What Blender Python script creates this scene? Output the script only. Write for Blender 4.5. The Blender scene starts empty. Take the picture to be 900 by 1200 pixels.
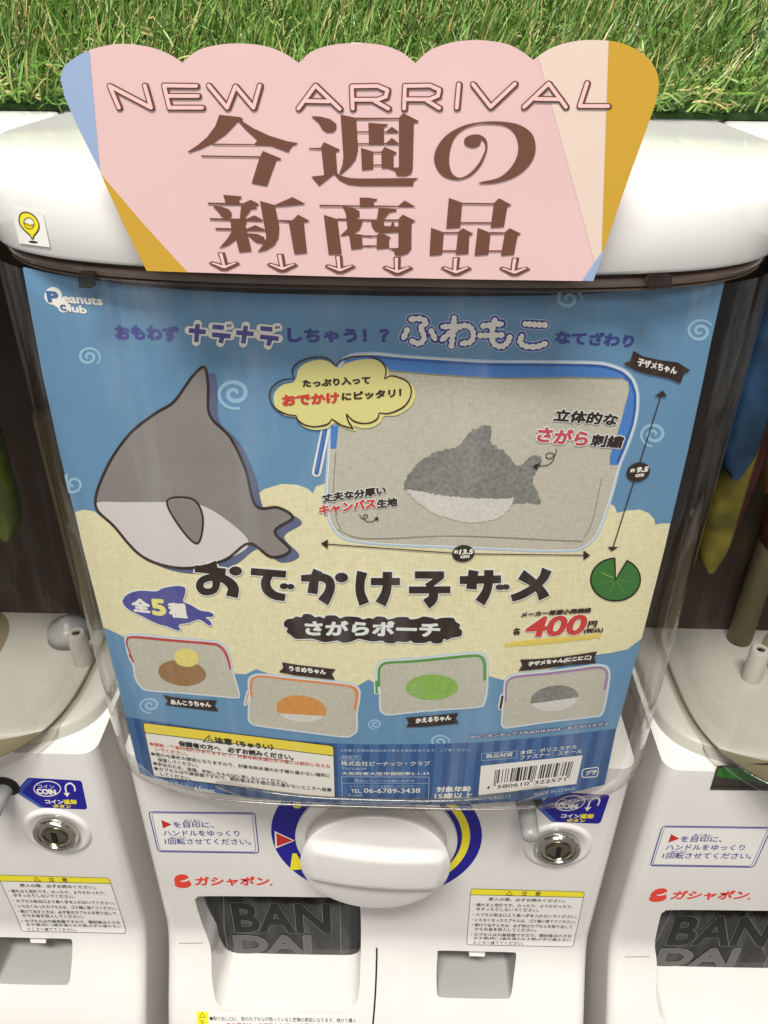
import bpy, bmesh, math, random
import numpy as np
from mathutils import Vector, Matrix

random.seed(7)
rng = np.random.default_rng(11)
SC = bpy.context.scene
COL = SC.collection
SC.unit_settings.scale_length = 0.11            # one unit is half the poster's width, 11 cm

# ------------------------------------------------------------------ camera
CX, CY, F = 450.0, 600.0, 930.0                  # centre and focal length in pixels of the 900 x 1200 photograph
PITCH, ROLL, YAW = 0.56736, -0.01173, -0.01863
CAM = np.array([0.08735, -2.24927, 0.6539])
def _rot(p, r, y):
    c, s = math.cos(y), math.sin(y)
    fwd = np.array([s*math.cos(p), c*math.cos(p), -math.sin(p)])
    right = np.array([c, -s, 0.0]); down = np.cross(fwd, right)
    return np.stack([right*math.cos(r) + down*math.sin(r), down*math.cos(r) - right*math.sin(r), fwd])
RM = _rot(PITCH, ROLL, YAW)
cam = bpy.data.cameras.new('camera')
cam_ob = bpy.data.objects.new('camera', cam); COL.objects.link(cam_ob)
cam.sensor_fit = 'VERTICAL'; cam.sensor_height = 24; cam.sensor_width = 18
cam.lens = F/1200*24
cam.clip_start = 0.02; cam.clip_end = 200
m3 = Matrix(((RM[0][0], -RM[1][0], -RM[2][0]), (RM[0][1], -RM[1][1], -RM[2][1]), (RM[0][2], -RM[1][2], -RM[2][2])))
cam_ob.matrix_world = Matrix.Translation(Vector(CAM)) @ m3.to_4x4()
SC.camera = cam_ob

# ------------------------------------------------------------------ world, lamps, exposure
w = bpy.data.worlds.new('World'); SC.world = w; w.use_nodes = True
bg = w.node_tree.nodes['Background']
bg.inputs[0].default_value = (1.0, 0.97, 0.94, 1); bg.inputs[1].default_value = 0.27
def area(name, loc, target, sx, sy, power, col):
    l = bpy.data.lights.new(name, 'AREA'); l.shape = 'RECTANGLE'; l.size = sx; l.size_y = sy
    l.energy = power; l.color = col
    o = bpy.data.objects.new(name, l); COL.objects.link(o); o.location = loc
    o.rotation_euler = (Vector(target)-Vector(loc)).to_track_quat('-Z', 'Y').to_euler()
    return o
area('ceiling_lamp', (-1.6, -9.0, 18.8), (0, -0.4, -1), 10.0, 3.0, 7300, (1, 0.985, 0.945))
area('ceiling_lamp', (1.6, 1.2, 8.5), (0, 0.6, 0), 5.0, 1.2, 620, (1, 0.985, 0.945))
area('aisle_lamp', (0.5, -8.0, 5.5), (0, 0, -2.2), 6.0, 2.0, 320, (1, 0.98, 0.95))
SC.view_settings.view_transform = 'Standard'
SC.view_settings.look = 'None'
SC.view_settings.exposure = 0.0
SC.view_settings.gamma = 1.0
SC.cycles.max_bounces = 10; SC.cycles.transparent_max_bounces = 16
SC.cycles.caustics_reflective = False; SC.cycles.caustics_refractive = False

# ------------------------------------------------------------------ materials
def lin(c): return tuple((x/12.92 if x <= 0.04045 else ((x+0.055)/1.055)**2.4) for x in (v/255 for v in c))
def pm(name, rgb, rough=0.5, spec=0.5, metal=0.0, coat=0.0, var=0.0, vscale=40.0, bump=0.0, bscale=200.0, mult=1.0):
    m = bpy.data.materials.new(name); m.use_nodes = True
    nt = m.node_tree; b = nt.nodes['Principled BSDF']
    c = tuple(min(v*mult, 0.95) for v in lin(rgb))
    b.inputs['Base Color'].default_value = (*c, 1)
    b.inputs['Roughness'].default_value = rough
    b.inputs['Metallic'].default_value = metal
    b.inputs['Specular IOR Level'].default_value = spec
    b.inputs['Coat Weight'].default_value = coat
    b.inputs['Coat Roughness'].default_value = 0.08
    if var or bump:
        tc = nt.nodes.new('ShaderNodeTexCoord')
        if var:
            n = nt.nodes.new('ShaderNodeTexNoise'); n.inputs['Scale'].default_value = vscale; n.inputs['Detail'].default_value = 5
            nt.links.new(tc.outputs['Object'], n.inputs['Vector'])
            r = nt.nodes.new('ShaderNodeValToRGB')
            r.color_ramp.elements[0].position = 0.3; r.color_ramp.elements[1].position = 0.7
            r.color_ramp.elements[0].color = (*[v*(1-var) for v in c], 1)
            r.color_ramp.elements[1].color = (*[min(v*(1+var), 1) for v in c], 1)
            nt.links.new(n.outputs['Fac'], r.inputs['Fac']); nt.links.new(r.outputs['Color'], b.inputs['Base Color'])
        if bump:
            n2 = nt.nodes.new('ShaderNodeTexNoise'); n2.inputs['Scale'].default_value = bscale; n2.inputs['Detail'].default_value = 3
            nt.links.new(tc.outputs['Object'], n2.inputs['Vector'])
            bp = nt.nodes.new('ShaderNodeBump'); bp.inputs['Strength'].default_value = bump; bp.inputs['Distance'].default_value = 0.01
            nt.links.new(n2.outputs['Fac'], bp.inputs['Height']); nt.links.new(bp.outputs['Normal'], b.inputs['Normal'])
    return m
def weave(name, rgb, scale, var, rough=0.75):
    """cloth or canvas: crossed threads plus a cloudy tone"""
    m = pm(name, rgb, rough, 0.2); nt = m.node_tree; b = nt.nodes['Principled BSDF']
    c = lin(rgb)
    tc = nt.nodes.new('ShaderNodeTexCoord')
    def noise(sx, sz, det):
        mp = nt.nodes.new('ShaderNodeMapping'); mp.inputs['Scale'].default_value = (sx, 1, sz)
        nt.links.new(tc.outputs['Object'], mp.inputs['Vector'])
        n = nt.nodes.new('ShaderNodeTexNoise'); n.inputs['Scale'].default_value = 1; n.inputs['Detail'].default_value = det
        nt.links.new(mp.outputs['Vector'], n.inputs['Vector']); return n.outputs['Fac']
    def mth(op, a, bb):
        q = nt.nodes.new('ShaderNodeMath'); q.operation = op
        for i, v in enumerate((a, bb)):
            if isinstance(v, (int, float)): q.inputs[i].default_value = v
            else: nt.links.new(v, q.inputs[i])
        return q.outputs[0]
    h = noise(scale*0.25, scale, 2); v = noise(scale, scale*0.25, 2); cl = noise(3, 3, 3)
    s = mth('ADD', mth('MULTIPLY', h, 0.4), mth('MULTIPLY', v, 0.4)); s = mth('ADD', s, mth('MULTIPLY', cl, 0.2))
    r = nt.nodes.new('ShaderNodeValToRGB')
    r.color_ramp.elements[0].position = 0.36; r.color_ramp.elements[1].position = 0.64
    r.color_ramp.elements[0].color = (*[x*(1-var) for x in c], 1)
    r.color_ramp.elements[1].color = (*[min(x*(1+var), 1) for x in c], 1)
    nt.links.new(s, r.inputs['Fac']); nt.links.new(r.outputs['Color'], b.inputs['Base Color'])
    return m
def clear(name, tint, gloss=1.0, rough=0.03, scuff_sheen=True):
    """thin clear plastic: see-through, with a Fresnel gloss and faint pale scuffs that double as painted reflection streaks"""
    m = bpy.data.materials.new(name); m.use_nodes = True; nt = m.node_tree
    for n in list(nt.nodes):
        if n.type != 'OUTPUT_MATERIAL': nt.nodes.remove(n)
    out = [n for n in nt.nodes][0]
    t = nt.nodes.new('ShaderNodeBsdfTransparent'); t.inputs[0].default_value = (*tint, 1)
    g = nt.nodes.new('ShaderNodeBsdfGlossy'); g.inputs['Roughness'].default_value = rough; g.inputs[0].default_value = (1, 1, 1, 1)
    lw = nt.nodes.new('ShaderNodeLayerWeight'); lw.inputs['Blend'].default_value = 0.5
    pw = nt.nodes.new('ShaderNodeMath'); pw.operation = 'POWER'; pw.inputs[1].default_value = 5.0
    nt.links.new(lw.outputs['Facing'], pw.inputs[0])
    ma = nt.nodes.new('ShaderNodeMath'); ma.operation = 'MULTIPLY_ADD'; ma.inputs[1].default_value = 0.9; ma.inputs[2].default_value = 0.045
    nt.links.new(pw.outputs[0], ma.inputs[0])
    mu = nt.nodes.new('ShaderNodeMath'); mu.operation = 'MULTIPLY'; mu.inputs[1].default_value = gloss; mu.use_clamp = True
    nt.links.new(ma.outputs[0], mu.inputs[0])
    mx = nt.nodes.new('ShaderNodeMixShader')
    nt.links.new(mu.outputs[0], mx.inputs[0]); nt.links.new(t.outputs[0], mx.inputs[1]); nt.links.new(g.outputs[0], mx.inputs[2])
    nt.links.new(mx.outputs[0], out.inputs['Surface'])
    if scuff_sheen:
        df = nt.nodes.new('ShaderNodeBsdfDiffuse'); df.inputs[0].default_value = (0.9, 0.9, 0.9, 1)  # pale noise streaks: scuffs doubling as reflection streaks put into the colour
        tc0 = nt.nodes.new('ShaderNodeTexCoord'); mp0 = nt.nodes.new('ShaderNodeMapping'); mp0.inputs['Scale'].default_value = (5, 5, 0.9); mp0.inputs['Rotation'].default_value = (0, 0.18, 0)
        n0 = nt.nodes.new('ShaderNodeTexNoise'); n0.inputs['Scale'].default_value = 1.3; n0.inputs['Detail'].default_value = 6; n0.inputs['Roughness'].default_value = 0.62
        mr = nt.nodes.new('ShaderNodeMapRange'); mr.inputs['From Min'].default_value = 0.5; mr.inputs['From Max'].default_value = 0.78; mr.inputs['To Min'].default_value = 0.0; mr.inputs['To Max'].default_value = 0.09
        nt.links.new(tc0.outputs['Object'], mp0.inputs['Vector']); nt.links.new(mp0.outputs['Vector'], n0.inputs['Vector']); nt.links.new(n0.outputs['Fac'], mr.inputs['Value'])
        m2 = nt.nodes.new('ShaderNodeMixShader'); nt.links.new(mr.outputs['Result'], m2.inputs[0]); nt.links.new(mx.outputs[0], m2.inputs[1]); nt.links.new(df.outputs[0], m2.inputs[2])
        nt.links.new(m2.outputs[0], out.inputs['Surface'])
        tc = nt.nodes.new('ShaderNodeTexCoord'); mp = nt.nodes.new('ShaderNodeMapping')
        mp.inputs['Scale'].default_value = (9, 9, 0.8)
        n = nt.nodes.new('ShaderNodeTexNoise'); n.inputs['Scale'].default_value = 1.0; n.inputs['Detail'].default_value = 4
        nt.links.new(tc.outputs['Object'], mp.inputs['Vector']); nt.links.new(mp.outputs['Vector'], n.inputs['Vector'])
        bp = nt.nodes.new('ShaderNodeBump'); bp.inputs['Strength'].default_value = 0.12; bp.inputs['Distance'].default_value = 0.05
        nt.links.new(n.outputs['Fac'], bp.inputs['Height']); nt.links.new(bp.outputs['Normal'], g.inputs['Normal'])
    return m

M = {}
M['white'] = pm('white_plastic', (226, 222, 216), 0.28, 0.5, coat=0.3, var=0.035, vscale=2.5, bump=0.02, bscale=90)
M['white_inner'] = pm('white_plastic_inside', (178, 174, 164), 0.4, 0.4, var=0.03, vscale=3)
M['lid'] = pm('white_lid_plastic', (226, 224, 219), 0.2, 0.5, coat=0.5, var=0.015, vscale=2)
M['cream_floor'] = pm('cream_plastic', (130, 121, 94), 0.45, 0.4, var=0.06, vscale=3)
M['trim'] = pm('brown_trim', (124, 108, 96), 0.2, 0.6, coat=0.4, var=0.25, vscale=6)
M['trim_dark'] = pm('dark_trim', (38, 29, 26), 0.3, 0.6, coat=0.4)
M['inside'] = pm('dark_chamber_back', (66, 55, 47), 0.6, 0.3, var=0.15, vscale=3)
M['grey'] = pm('grey_plastic', (150, 150, 148), 0.35, 0.5)
M['lining'] = pm('tray_lining', (160, 159, 153), 0.45, 0.3)
M['chrome'] = pm('chrome', (205, 200, 188), 0.16, 0.5, metal=1.0, bump=0.15, bscale=60)
M['chrome_dark'] = pm('dark_metal', (150, 142, 122), 0.25, 0.5, metal=1.0)
M['black'] = pm('black_plastic', (18, 16, 15), 0.4, 0.4)
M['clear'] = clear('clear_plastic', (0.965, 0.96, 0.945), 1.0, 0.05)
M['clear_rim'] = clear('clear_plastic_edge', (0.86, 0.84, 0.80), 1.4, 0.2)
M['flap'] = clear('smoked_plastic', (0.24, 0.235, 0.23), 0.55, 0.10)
M['clip'] = clear('brown_clear_plastic', (0.55, 0.46, 0.40), 1.6, 0.2, False)
def ink(name, rgb, rough=0.42, **k): M[name] = pm(name, rgb, rough, 0.4, **k); return M[name]
ink('sky_ink', (101, 144, 180), var=0.04, vscale=4)
ink('swirl_ink', (150, 190, 216))
M['cream_ink'] = weave('cream_canvas_ink', (226, 218, 178), 110, 0.10)
ink('brown_ink', (48, 31, 24)); ink('black_ink', (28, 24, 22)); ink('white_ink', (236, 232, 224)); ink('halo_ink', (226, 230, 226))
ink('navy_ink', (55, 62, 140)); ink('outline_ink', (38, 52, 128)); ink('violet_ink', (76, 76, 150)); ink('red_ink', (205, 62, 55)); ink('rose_ink', (196, 74, 88))
ink('bubble_ink', (222, 214, 140)); ink('yellow_ink', (236, 214, 66)); ink('lemon_ink', (232, 226, 132)); ink('scribble_ink', (228, 204, 98))
ink('band_ink', (66, 104, 156)); ink('stripe_ink', (47, 83, 136)); ink('paleblue_ink', (176, 200, 226))
M['canvas'] = weave('pouch_canvas_ink', (190, 186, 170), 170, 0.12)
ink('seam_ink', (140, 133, 114)); ink('edge_ink', (160, 154, 136))
ink('zip_ink', (72, 128, 200), var=0.06, vscale=8); ink('zipdark_ink', (46, 92, 165))
ink('plush_grey_ink', (126, 126, 120), 0.8, var=0.28, vscale=75); ink('plush_white_ink', (208, 204, 196), 0.8, var=0.10, vscale=75)
ink('figure_grey_ink', (136, 132, 128), var=0.05, vscale=6); ink('figure_white_ink', (214, 206, 204)); ink('figure_green_ink', (62, 84, 46)); ink('shadow_blue_ink', (92, 100, 132))
ink('green_ink', (86, 160, 78)); ink('plush_green_ink', (134, 176, 78), 0.8, var=0.15, vscale=80)
ink('plush_brown_ink', (150, 112, 70), 0.8, var=0.1, vscale=80); ink('plush_yellow_ink', (226, 210, 120), 0.8, var=0.08, vscale=80); ink('plush_orange_ink', (206, 142, 70), 0.8, var=0.1, vscale=80)
ink('zip_red_ink', (186, 70, 68)); ink('zip_orange_ink', (222, 138, 82)); ink('zip_green_ink', (86, 150, 68)); ink('zip_purple_ink', (160, 126, 172))
ink('pink_ink', (212, 178, 176), 0.3, var=0.03, vscale=3, coat=0.4); ink('sign_blue_ink', (142, 162, 192), 0.3); ink('mustard_ink', (188, 148, 52), 0.3); ink('sign_cream_ink', (212, 192, 178), 0.3)
ink('cocoa_ink', (104, 67, 53), 0.3, coat=0.3); ink('sign_pale_ink', (222, 182, 178), 0.3)
ink('sticker_ink', (232, 228, 222), 0.35); ink('sticker_yellow_ink', (238, 222, 48), 0.35); ink('deep_blue_ink', (28, 22, 140), 0.35); ink('cyan_ink', (90, 160, 226)); ink('logo_red_ink', (226, 68, 54), 0.35); ink('arrow_red_ink', (196, 42, 36), 0.35)
ink('letter_dark_ink', (20, 19, 19), 0.7); ink('letter_edge_ink', (150, 148, 144), 0.6); ink('letter_grey_ink', (92, 91, 89), 0.6)

# ------------------------------------------------------------------ object helpers
ORG = {}
def props(o, label=None, cat=None, group=None, kind=None):
    for k, v in (('label', label), ('category', cat), ('group', group), ('kind', kind)):
        if v: o[k] = v
    return o
def empty(name, loc, **k):
    o = bpy.data.objects.new(name, None); COL.objects.link(o); o.location = loc; o.empty_display_size = 0.1
    ORG[o.name] = np.array(loc, float); return props(o, **k)
def mesh_obj(name, V, Fs, mats, parent=None, mi=None, smooth=False, **k):
    """V in world units; stored relative to the parent's thing"""
    V = np.asarray(V, float).reshape(-1, 3)
    org = ORG.get(parent.name, np.zeros(3)) if parent else np.zeros(3)
    me = bpy.data.meshes.new(name)
    me.from_pydata((V-org).tolist(), [], [tuple(f) for f in Fs])
    for mm in (mats if isinstance(mats, (list, tuple)) else [mats]): me.materials.append(mm)
    if mi is not None: me.polygons.foreach_set('material_index', mi)
    if smooth: me.polygons.foreach_set('use_smooth', [True]*len(me.polygons))
    me.update()
    o = bpy.data.objects.new(name, me); COL.objects.link(o)
    if parent: o.parent = parent
    ORG[o.name] = org
    return props(o, **k)
def bevel(o, wd, seg=3, angle=40):
    b = o.modifiers.new('bevel', 'BEVEL'); b.width = wd; b.segments = seg; b.limit_method = 'ANGLE'; b.angle_limit = math.radians(angle)
    return o
def autosmooth(o, deg=40):
    bm = bmesh.new(); bm.from_mesh(o.data)
    for f in bm.faces: f.smooth = True
    for e in bm.edges:
        if len(e.link_faces) == 2 and e.calc_face_angle(0) > math.radians(deg): e.smooth = False
    bm.to_mesh(o.data); bm.free(); return o
def fixn(o):
    bm = bmesh.new(); bm.from_mesh(o.data); bmesh.ops.recalc_face_normals(bm, faces=bm.faces); bm.to_mesh(o.data); bm.free(); return o
def copy_tree(o, parent=None, skip=()):
    c = o.copy(); COL.objects.link(c); c.parent = parent
    ORG[c.name] = ORG.get(o.name, np.zeros(3))
    for ch in list(o.children):
        if ch.name not in skip: copy_tree(ch, c, skip)
    return c

# ------------------------------------------------------------------ measured surfaces: depth y as a function of x, z
def ray(u, v): return np.array([(u-CX)/F, (v-CY)/F, 1.0]) @ RM
def hit(surf, u, v, dx=0.0):
    d = ray(u, v); y = 0.0
    for _ in range(30):
        t = (y-CAM[1])/d[1]; p = CAM+t*d
        n = surf(p[0]+dx, p[2])
        if abs(n-y) < 1e-6: break
        y = 0.4*y+0.6*n
    p = CAM+((y-CAM[1])/d[1])*d
    return np.array([p[0]+dx, y, p[2]])
def project(p):
    q = RM @ (np.asarray(p)-CAM); return np.array([CX+F*q[0]/q[2], CY+F*q[1]/q[2]])
_d = RM @ np.array([0, 0, -1.0]); VP = np.array([CX+F*_d[0]/_d[2], CY+F*_d[1]/_d[2]])   # where the uprights meet

PITCHX, XC = 2.40, 0.03                            # spacing of the machines, centre of the middle one
YB, WB, RB = 0.11, 1.14, 0.07
def smooth01(t): t = min(max(t, 0.0), 1.0); return t*t*(3-2*t)
def s_poster(x, z): return -0.13292*(1-min(x*x, 1.4))
def s_body(x, z):
    xr = abs(x-XC); e = xr-(WB-RB); y = YB - 0.30*smooth01((-3.50-z)/0.75)
    if e > 0: y += RB-math.sqrt(max(RB*RB-min(e, RB)**2, 0))
    return y
def s_sign(x, z): return -0.29 + 0.06*(z-0.09) + 0.05*x*x
LA, LBK, LCY, LN = 1.20, 0.80, 0.60, 3.4
def superplan(a, b, cy, n, x):
    t = min(abs(x)/a, 1.0); return cy-b*(1-t**n)**(1/n)
def s_lid(x, z):
    return superplan(LA, LBK, LCY, LN, x-XC) + 0.02*max(z-0.1, 0)
def s_flap(x, z): return 0.22

# ------------------------------------------------------------------ printing on those surfaces
def Z(x0, y0, s): return lambda pts: [(x0+p[0]/s, y0+p[1]/s) for p in pts]
def spline(pts, n=8, closed=False):
    P = [np.array(p, float) for p in pts]; out = []; N = len(P)
    rngs = range(N) if closed else range(N-1)
    for i in rngs:
        p1, p2 = P[i], P[(i+1) % N]
        p0 = P[(i-1) % N] if closed or i > 0 else p1*2-p2
        p3 = P[(i+2) % N] if closed or i+2 < N else p2*2-p1
        for k in range(n):
            t = k/n
            out.append(0.5*((2*p1)+(-p0+p2)*t+(2*p0-5*p1+4*p2-p3)*t*t+(-p0+3*p1-3*p2+p3)*t**3))
    if not closed: out.append(P[-1])
    return [tuple(o) for o in out]
def ellipse(cx, cy, rx, ry, n=36, rot=0.0, a0=0, a1=360):
    c, s = math.cos(math.radians(rot)), math.sin(math.radians(rot)); o = []
    full = abs(a1-a0) >= 360
    for k in range(n if full else n+1):
        a = math.radians(a0+(a1-a0)*k/n); x, y = rx*math.cos(a), ry*math.sin(a)
        o.append((cx+x*c-y*s, cy+x*s+y*c))
    return o
def rrect(q, r):
    """quad with rounded corners (px)"""
    out = []; Q = [np.array(p, float) for p in q]
    for i in range(4):
        a, b, c = Q[i-1], Q[i], Q[(i+1) % 4]
        p = b+(a-b)/np.linalg.norm(a-b)*r; n = b+(c-b)/np.linalg.norm(c-b)*r
        for k in range(6):
            t = k/5; out.append(tuple((1-t)**2*p+2*t*(1-t)*b+t*t*n))
    return out
def clip_below(poly, a, b, keep_left=True):
    """part of a polygon on one side of the line a-b"""
    sgn = 1 if keep_left else -1
    f = lambda p: sgn*((b[0]-a[0])*(p[1]-a[1])-(b[1]-a[1])*(p[0]-a[0]))
    out = []
    for i in range(len(poly)):
        p, q = poly[i-1], poly[i]; fp, fq = f(p), f(q)
        if (fp < 0) != (fq < 0):
            t = fp/(fp-fq); out.append((p[0]+(q[0]-p[0])*t, p[1]+(q[1]-p[1])*t))
        if fq >= 0: out.append(q)
    return out
def fill(loops):
    """filled outline(s), even-odd, as (verts2d, faces)"""
    cu = bpy.data.curves.new('outline', 'CURVE'); cu.dimensions = '2D'; cu.fill_mode = 'BOTH'
    for l in loops:
        sp = cu.splines.new('POLY'); sp.points.add(len(l)-1); sp.use_cyclic_u = True
        for i, p in enumerate(l): sp.points[i].co = (p[0], -p[1], 0, 1)
    ob = bpy.data.objects.new('outline', cu)
    me = bpy.data.meshes.new_from_object(ob)
    V = [(v.co.x, -v.co.y) for v in me.vertices]; Fs = [tuple(p.vertices) for p in me.polygons]
    bpy.data.meshes.remove(me); bpy.data.objects.remove(ob); bpy.data.curves.remove(cu)
    return V, Fs
def cut(V, Fs, stepx, stepy=None):
    bm = bmesh.new(); bv = [bm.verts.new((p[0], p[1], 0)) for p in V]
    for f in Fs:
        try: bm.faces.new([bv[i] for i in f])
        except ValueError: pass
    xs = [p[0] for p in V]; ys = [p[1] for p in V]
    for ax, st, lo, hi in ((0, stepx, min(xs), max(xs)), (1, stepy, min(ys), max(ys))):
        if not st: continue
        k = math.floor(lo/st)+1
        while k*st < hi:
            co = (k*st, 0, 0) if ax == 0 else (0, k*st, 0); no = (1, 0, 0) if ax == 0 else (0, 1, 0)
            bmesh.ops.bisect_plane(bm, geom=bm.verts[:]+bm.edges[:]+bm.faces[:], plane_co=co, plane_no=no, dist=1e-5)
            k += 1
    bm.verts.index_update()
    V2 = [(v.co.x, v.co.y) for v in bm.verts]; F2 = [tuple(v.index for v in f.verts) for f in bm.faces]
    bm.free(); return V2, F2
_glyphs = {}
def glyph(body, bold):
    key = (body, bold)
    if key not in _glyphs:
        cu = bpy.data.curves.new('writing', 'FONT'); cu.body = body; cu.size = 1; cu.offset = bold*0.45; cu.resolution_u = 3
        ob = bpy.data.objects.new('writing', cu)
        me = bpy.data.meshes.new_from_object(ob)
        V = np.array([(v.co.x, v.co.y) for v in me.vertices]) if len(me.vertices) else np.zeros((0, 2))
        Fs = [tuple(p.vertices) for p in me.polygons]
        bpy.data.meshes.remove(me); bpy.data.objects.remove(ob); bpy.data.curves.remove(cu)
        _glyphs[key] = (V, Fs)
    return _glyphs[key]
LAYER = 0.0007
class Print:
    """flat ink shapes laid on a surface; layer counts the thin sheets one above the other"""
    def __init__(s, surf, dx=0.0, step=26, stepy=None, base=0.0):
        s.surf, s.dx, s.step, s.stepy, s.base = surf, dx, step or 12, stepy or (6 if surf is s_body else None), base
        s.V, s.F, s.mi, s.mats = [], [], [], []; s.marks = []
    def m(s, name):
        if name not in s.mats: s.mats.append(name)
        return s.mats.index(name)
    def add(s, V2, Fs, mat, layer, micro=None):
        n0 = len(s.V); k = s.m(mat)
        for i, p in enumerate(V2):
            h = hit(s.surf, p[0], p[1], s.dx)
            h[1] -= s.base + layer*LAYER + (micro[i] if micro is not None else 0.0)
            s.V.append(h)
        for f in Fs:
            s.F.append(tuple(n0+i for i in f)); s.mi.append(k)
    def poly(s, loops, mat, layer):
        if not isinstance(loops[0][0], (tuple, list, np.ndarray)): loops = [loops]
        V, Fs = fill(loops)
        if s.step: V, Fs = cut(V, Fs, s.step, s.stepy)
        s.add(V, Fs, mat, layer)
    def stroke(s, pts, wd, mat, layer, closed=False, cap=True, smooth=0):
        if smooth: 
            if isinstance(wd, (list, tuple)):
                wd = [float(x) for x in np.interp(np.linspace(0, 1, (len(pts)-1)*smooth+1), np.linspace(0, 1, len(wd)), wd)]
            pts = spline(pts, smooth, closed)
        if not isinstance(wd, (list, tuple)):
            q = list(pts)+([pts[0]] if closed else []); r_ = []
            for a, b in zip(q[:-1], q[1:]):
                m_ = max(1, int(math.dist(a, b)/12)); r_ += [(a[0]+(b[0]-a[0])*i/m_, a[1]+(b[1]-a[1])*i/m_) for i in range(m_)]
            pts = r_ if closed else r_+[q[-1]]
        P = [np.array(p, float) for p in pts]
        n = len(P)
        W = [wd]*n if not isinstance(wd, (list, tuple)) else list(np.interp(np.linspace(0, 1, n), np.linspace(0, 1, len(wd)), wd))
        L, R = [], []
        for i in range(n):
            a = P[i-1] if (i > 0 or closed) else None; b = P[(i+1) % n] if (i < n-1 or closed) else None
            d1 = (P[i]-a) if a is not None else (b-P[i]); d2 = (b-P[i]) if b is not None else d1
            d1 = d1/(np.linalg.norm(d1)+1e-9); d2 = d2/(np.linalg.norm(d2)+1e-9)
            t = d1+d2; ln = np.linalg.norm(t)
            if ln < 0.3: t = d2; ln = 1.0
            t = t/ (np.linalg.norm(t)+1e-9); nn = np.array([-t[1], t[0]])
            k = min(1/max(abs(nn @ np.array([-d1[1], d1[0]])), 0.35), 2.0)
            L.append(P[i]+nn*W[i]/2*k); R.append(P[i]-nn*W[i]/2*k)
        V = L+R; Fs = []; mic = [0.00025*i/n for i in range(n)]*2
        for i in range(n-1 if not closed else n):
            j = (i+1) % n; Fs.append((i, j, n+j, n+i))
        if cap and not closed:
            for e, s2 in ((0, -1), (n-1, 1)):
                t = (P[0]-P[1]) if e == 0 else (P[-1]-P[-2]); t = t/(np.linalg.norm(t)+1e-9); nn = np.array([-t[1], t[0]])
                k0 = len(V); r = W[e]/2
                idx = []
                for q in range(9):
                    a = math.pi*q/8; V.append(P[e]+nn*r*math.cos(a)+t*r*math.sin(a)); mic.append(0.00025*e/n); idx.append(k0+q)
                Fs.append(tuple(idx))
        s.add(V, Fs, mat, layer, mic)
    def text(s, body, p0, p1, h, mat, layer, bold=0.012, fat=0.0, jit=0.0, slant=0.0, sag=0.0, copies=6):
        """writing between two baseline points, h tall; fat thickens the strokes by that many px"""
        V, Fs = glyph(body, bold)
        if not len(V): return
        s.marks.append(len(s.F))
        lo, hi = V.min(0), V.max(0); U = (V-lo)/np.maximum(hi-lo, 1e-6)
        p0 = np.array(p0, float); p1 = np.array(p1, float); d = p1-p0
        n = max(len(body), 1); cell = np.clip((U[:, 0]*n).astype(int), 0, n-1)
        rj = np.random.default_rng(len(body)*7+int(p0[0]))
        ja = rj.uniform(-1, 1, n)*jit; jy = rj.uniform(-1, 1, n)*jit*0.5; js = 1+rj.uniform(-1, 1, n)*jit*0.6
        cen = (np.arange(n)+0.5)/n
        ux, uy = U[:, 0].copy(), U[:, 1].copy()
        if jit:
            asp = np.linalg.norm(d)/h
            lx = (ux-cen[cell])*asp; ly = uy-0.5
            c, sn = np.cos(ja[cell]), np.sin(ja[cell])
            ux = cen[cell]+(lx*c-ly*sn)*js[cell]/asp; uy = 0.5+(lx*sn+ly*c)*js[cell]+jy[cell]
        base = p0[None]+d[None]*ux[:, None]
        base[:, 1] += sag*4*ux*(1-ux)
        up = base-VP[None]; up /= np.linalg.norm(up, axis=1)[:, None]
        dn = d/np.linalg.norm(d)
        pos = base+up*(uy*h)[:, None]+dn[None]*(uy*h*slant)[:, None]
        sh = [(0, 0)] if not fat else [(fat*math.cos(2*math.pi*k/copies), fat*0.85*math.sin(2*math.pi*k/copies)) for k in range(copies)]
        for k, q in enumerate(sh):
            s.add(pos+np.array(q)[None], Fs, mat, layer, [0.00003*k]*len(pos))
    def done(s, name, parent, lines=False, **k):
        F2 = []
        for f in s.F:                                  # every sheet faces the viewer's side
            a, b, c = s.V[f[0]], s.V[f[1]], s.V[f[2]]
            nrm = sum((np.cross(s.V[f[i]]-a, s.V[f[i+1]]-a) for i in range(1, len(f)-1)), np.zeros(3))
            F2.append(f if nrm[1] < 0 else tuple(reversed(f)))
        if lines and len(s.marks) > 1:                 # every line of writing its own piece
            ed = [0]+s.marks[1:]+[len(F2)]
            for a, b in zip(ed[:-1], ed[1:]):
                ids = sorted({i for f in F2[a:b] for i in f}); mp = {q: i for i, q in enumerate(ids)}
                mm = sorted(set(s.mi[a:b]))
                o = mesh_obj(name, [s.V[i] for i in ids], [tuple(mp[i] for i in f) for f in F2[a:b]], [M[s.mats[x]] for x in mm], parent, [mm.index(x) for x in s.mi[a:b]], **k)
            return o
        return mesh_obj(name, s.V, F2, [M[x] for x in s.mats], parent, s.mi, **k)

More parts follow.
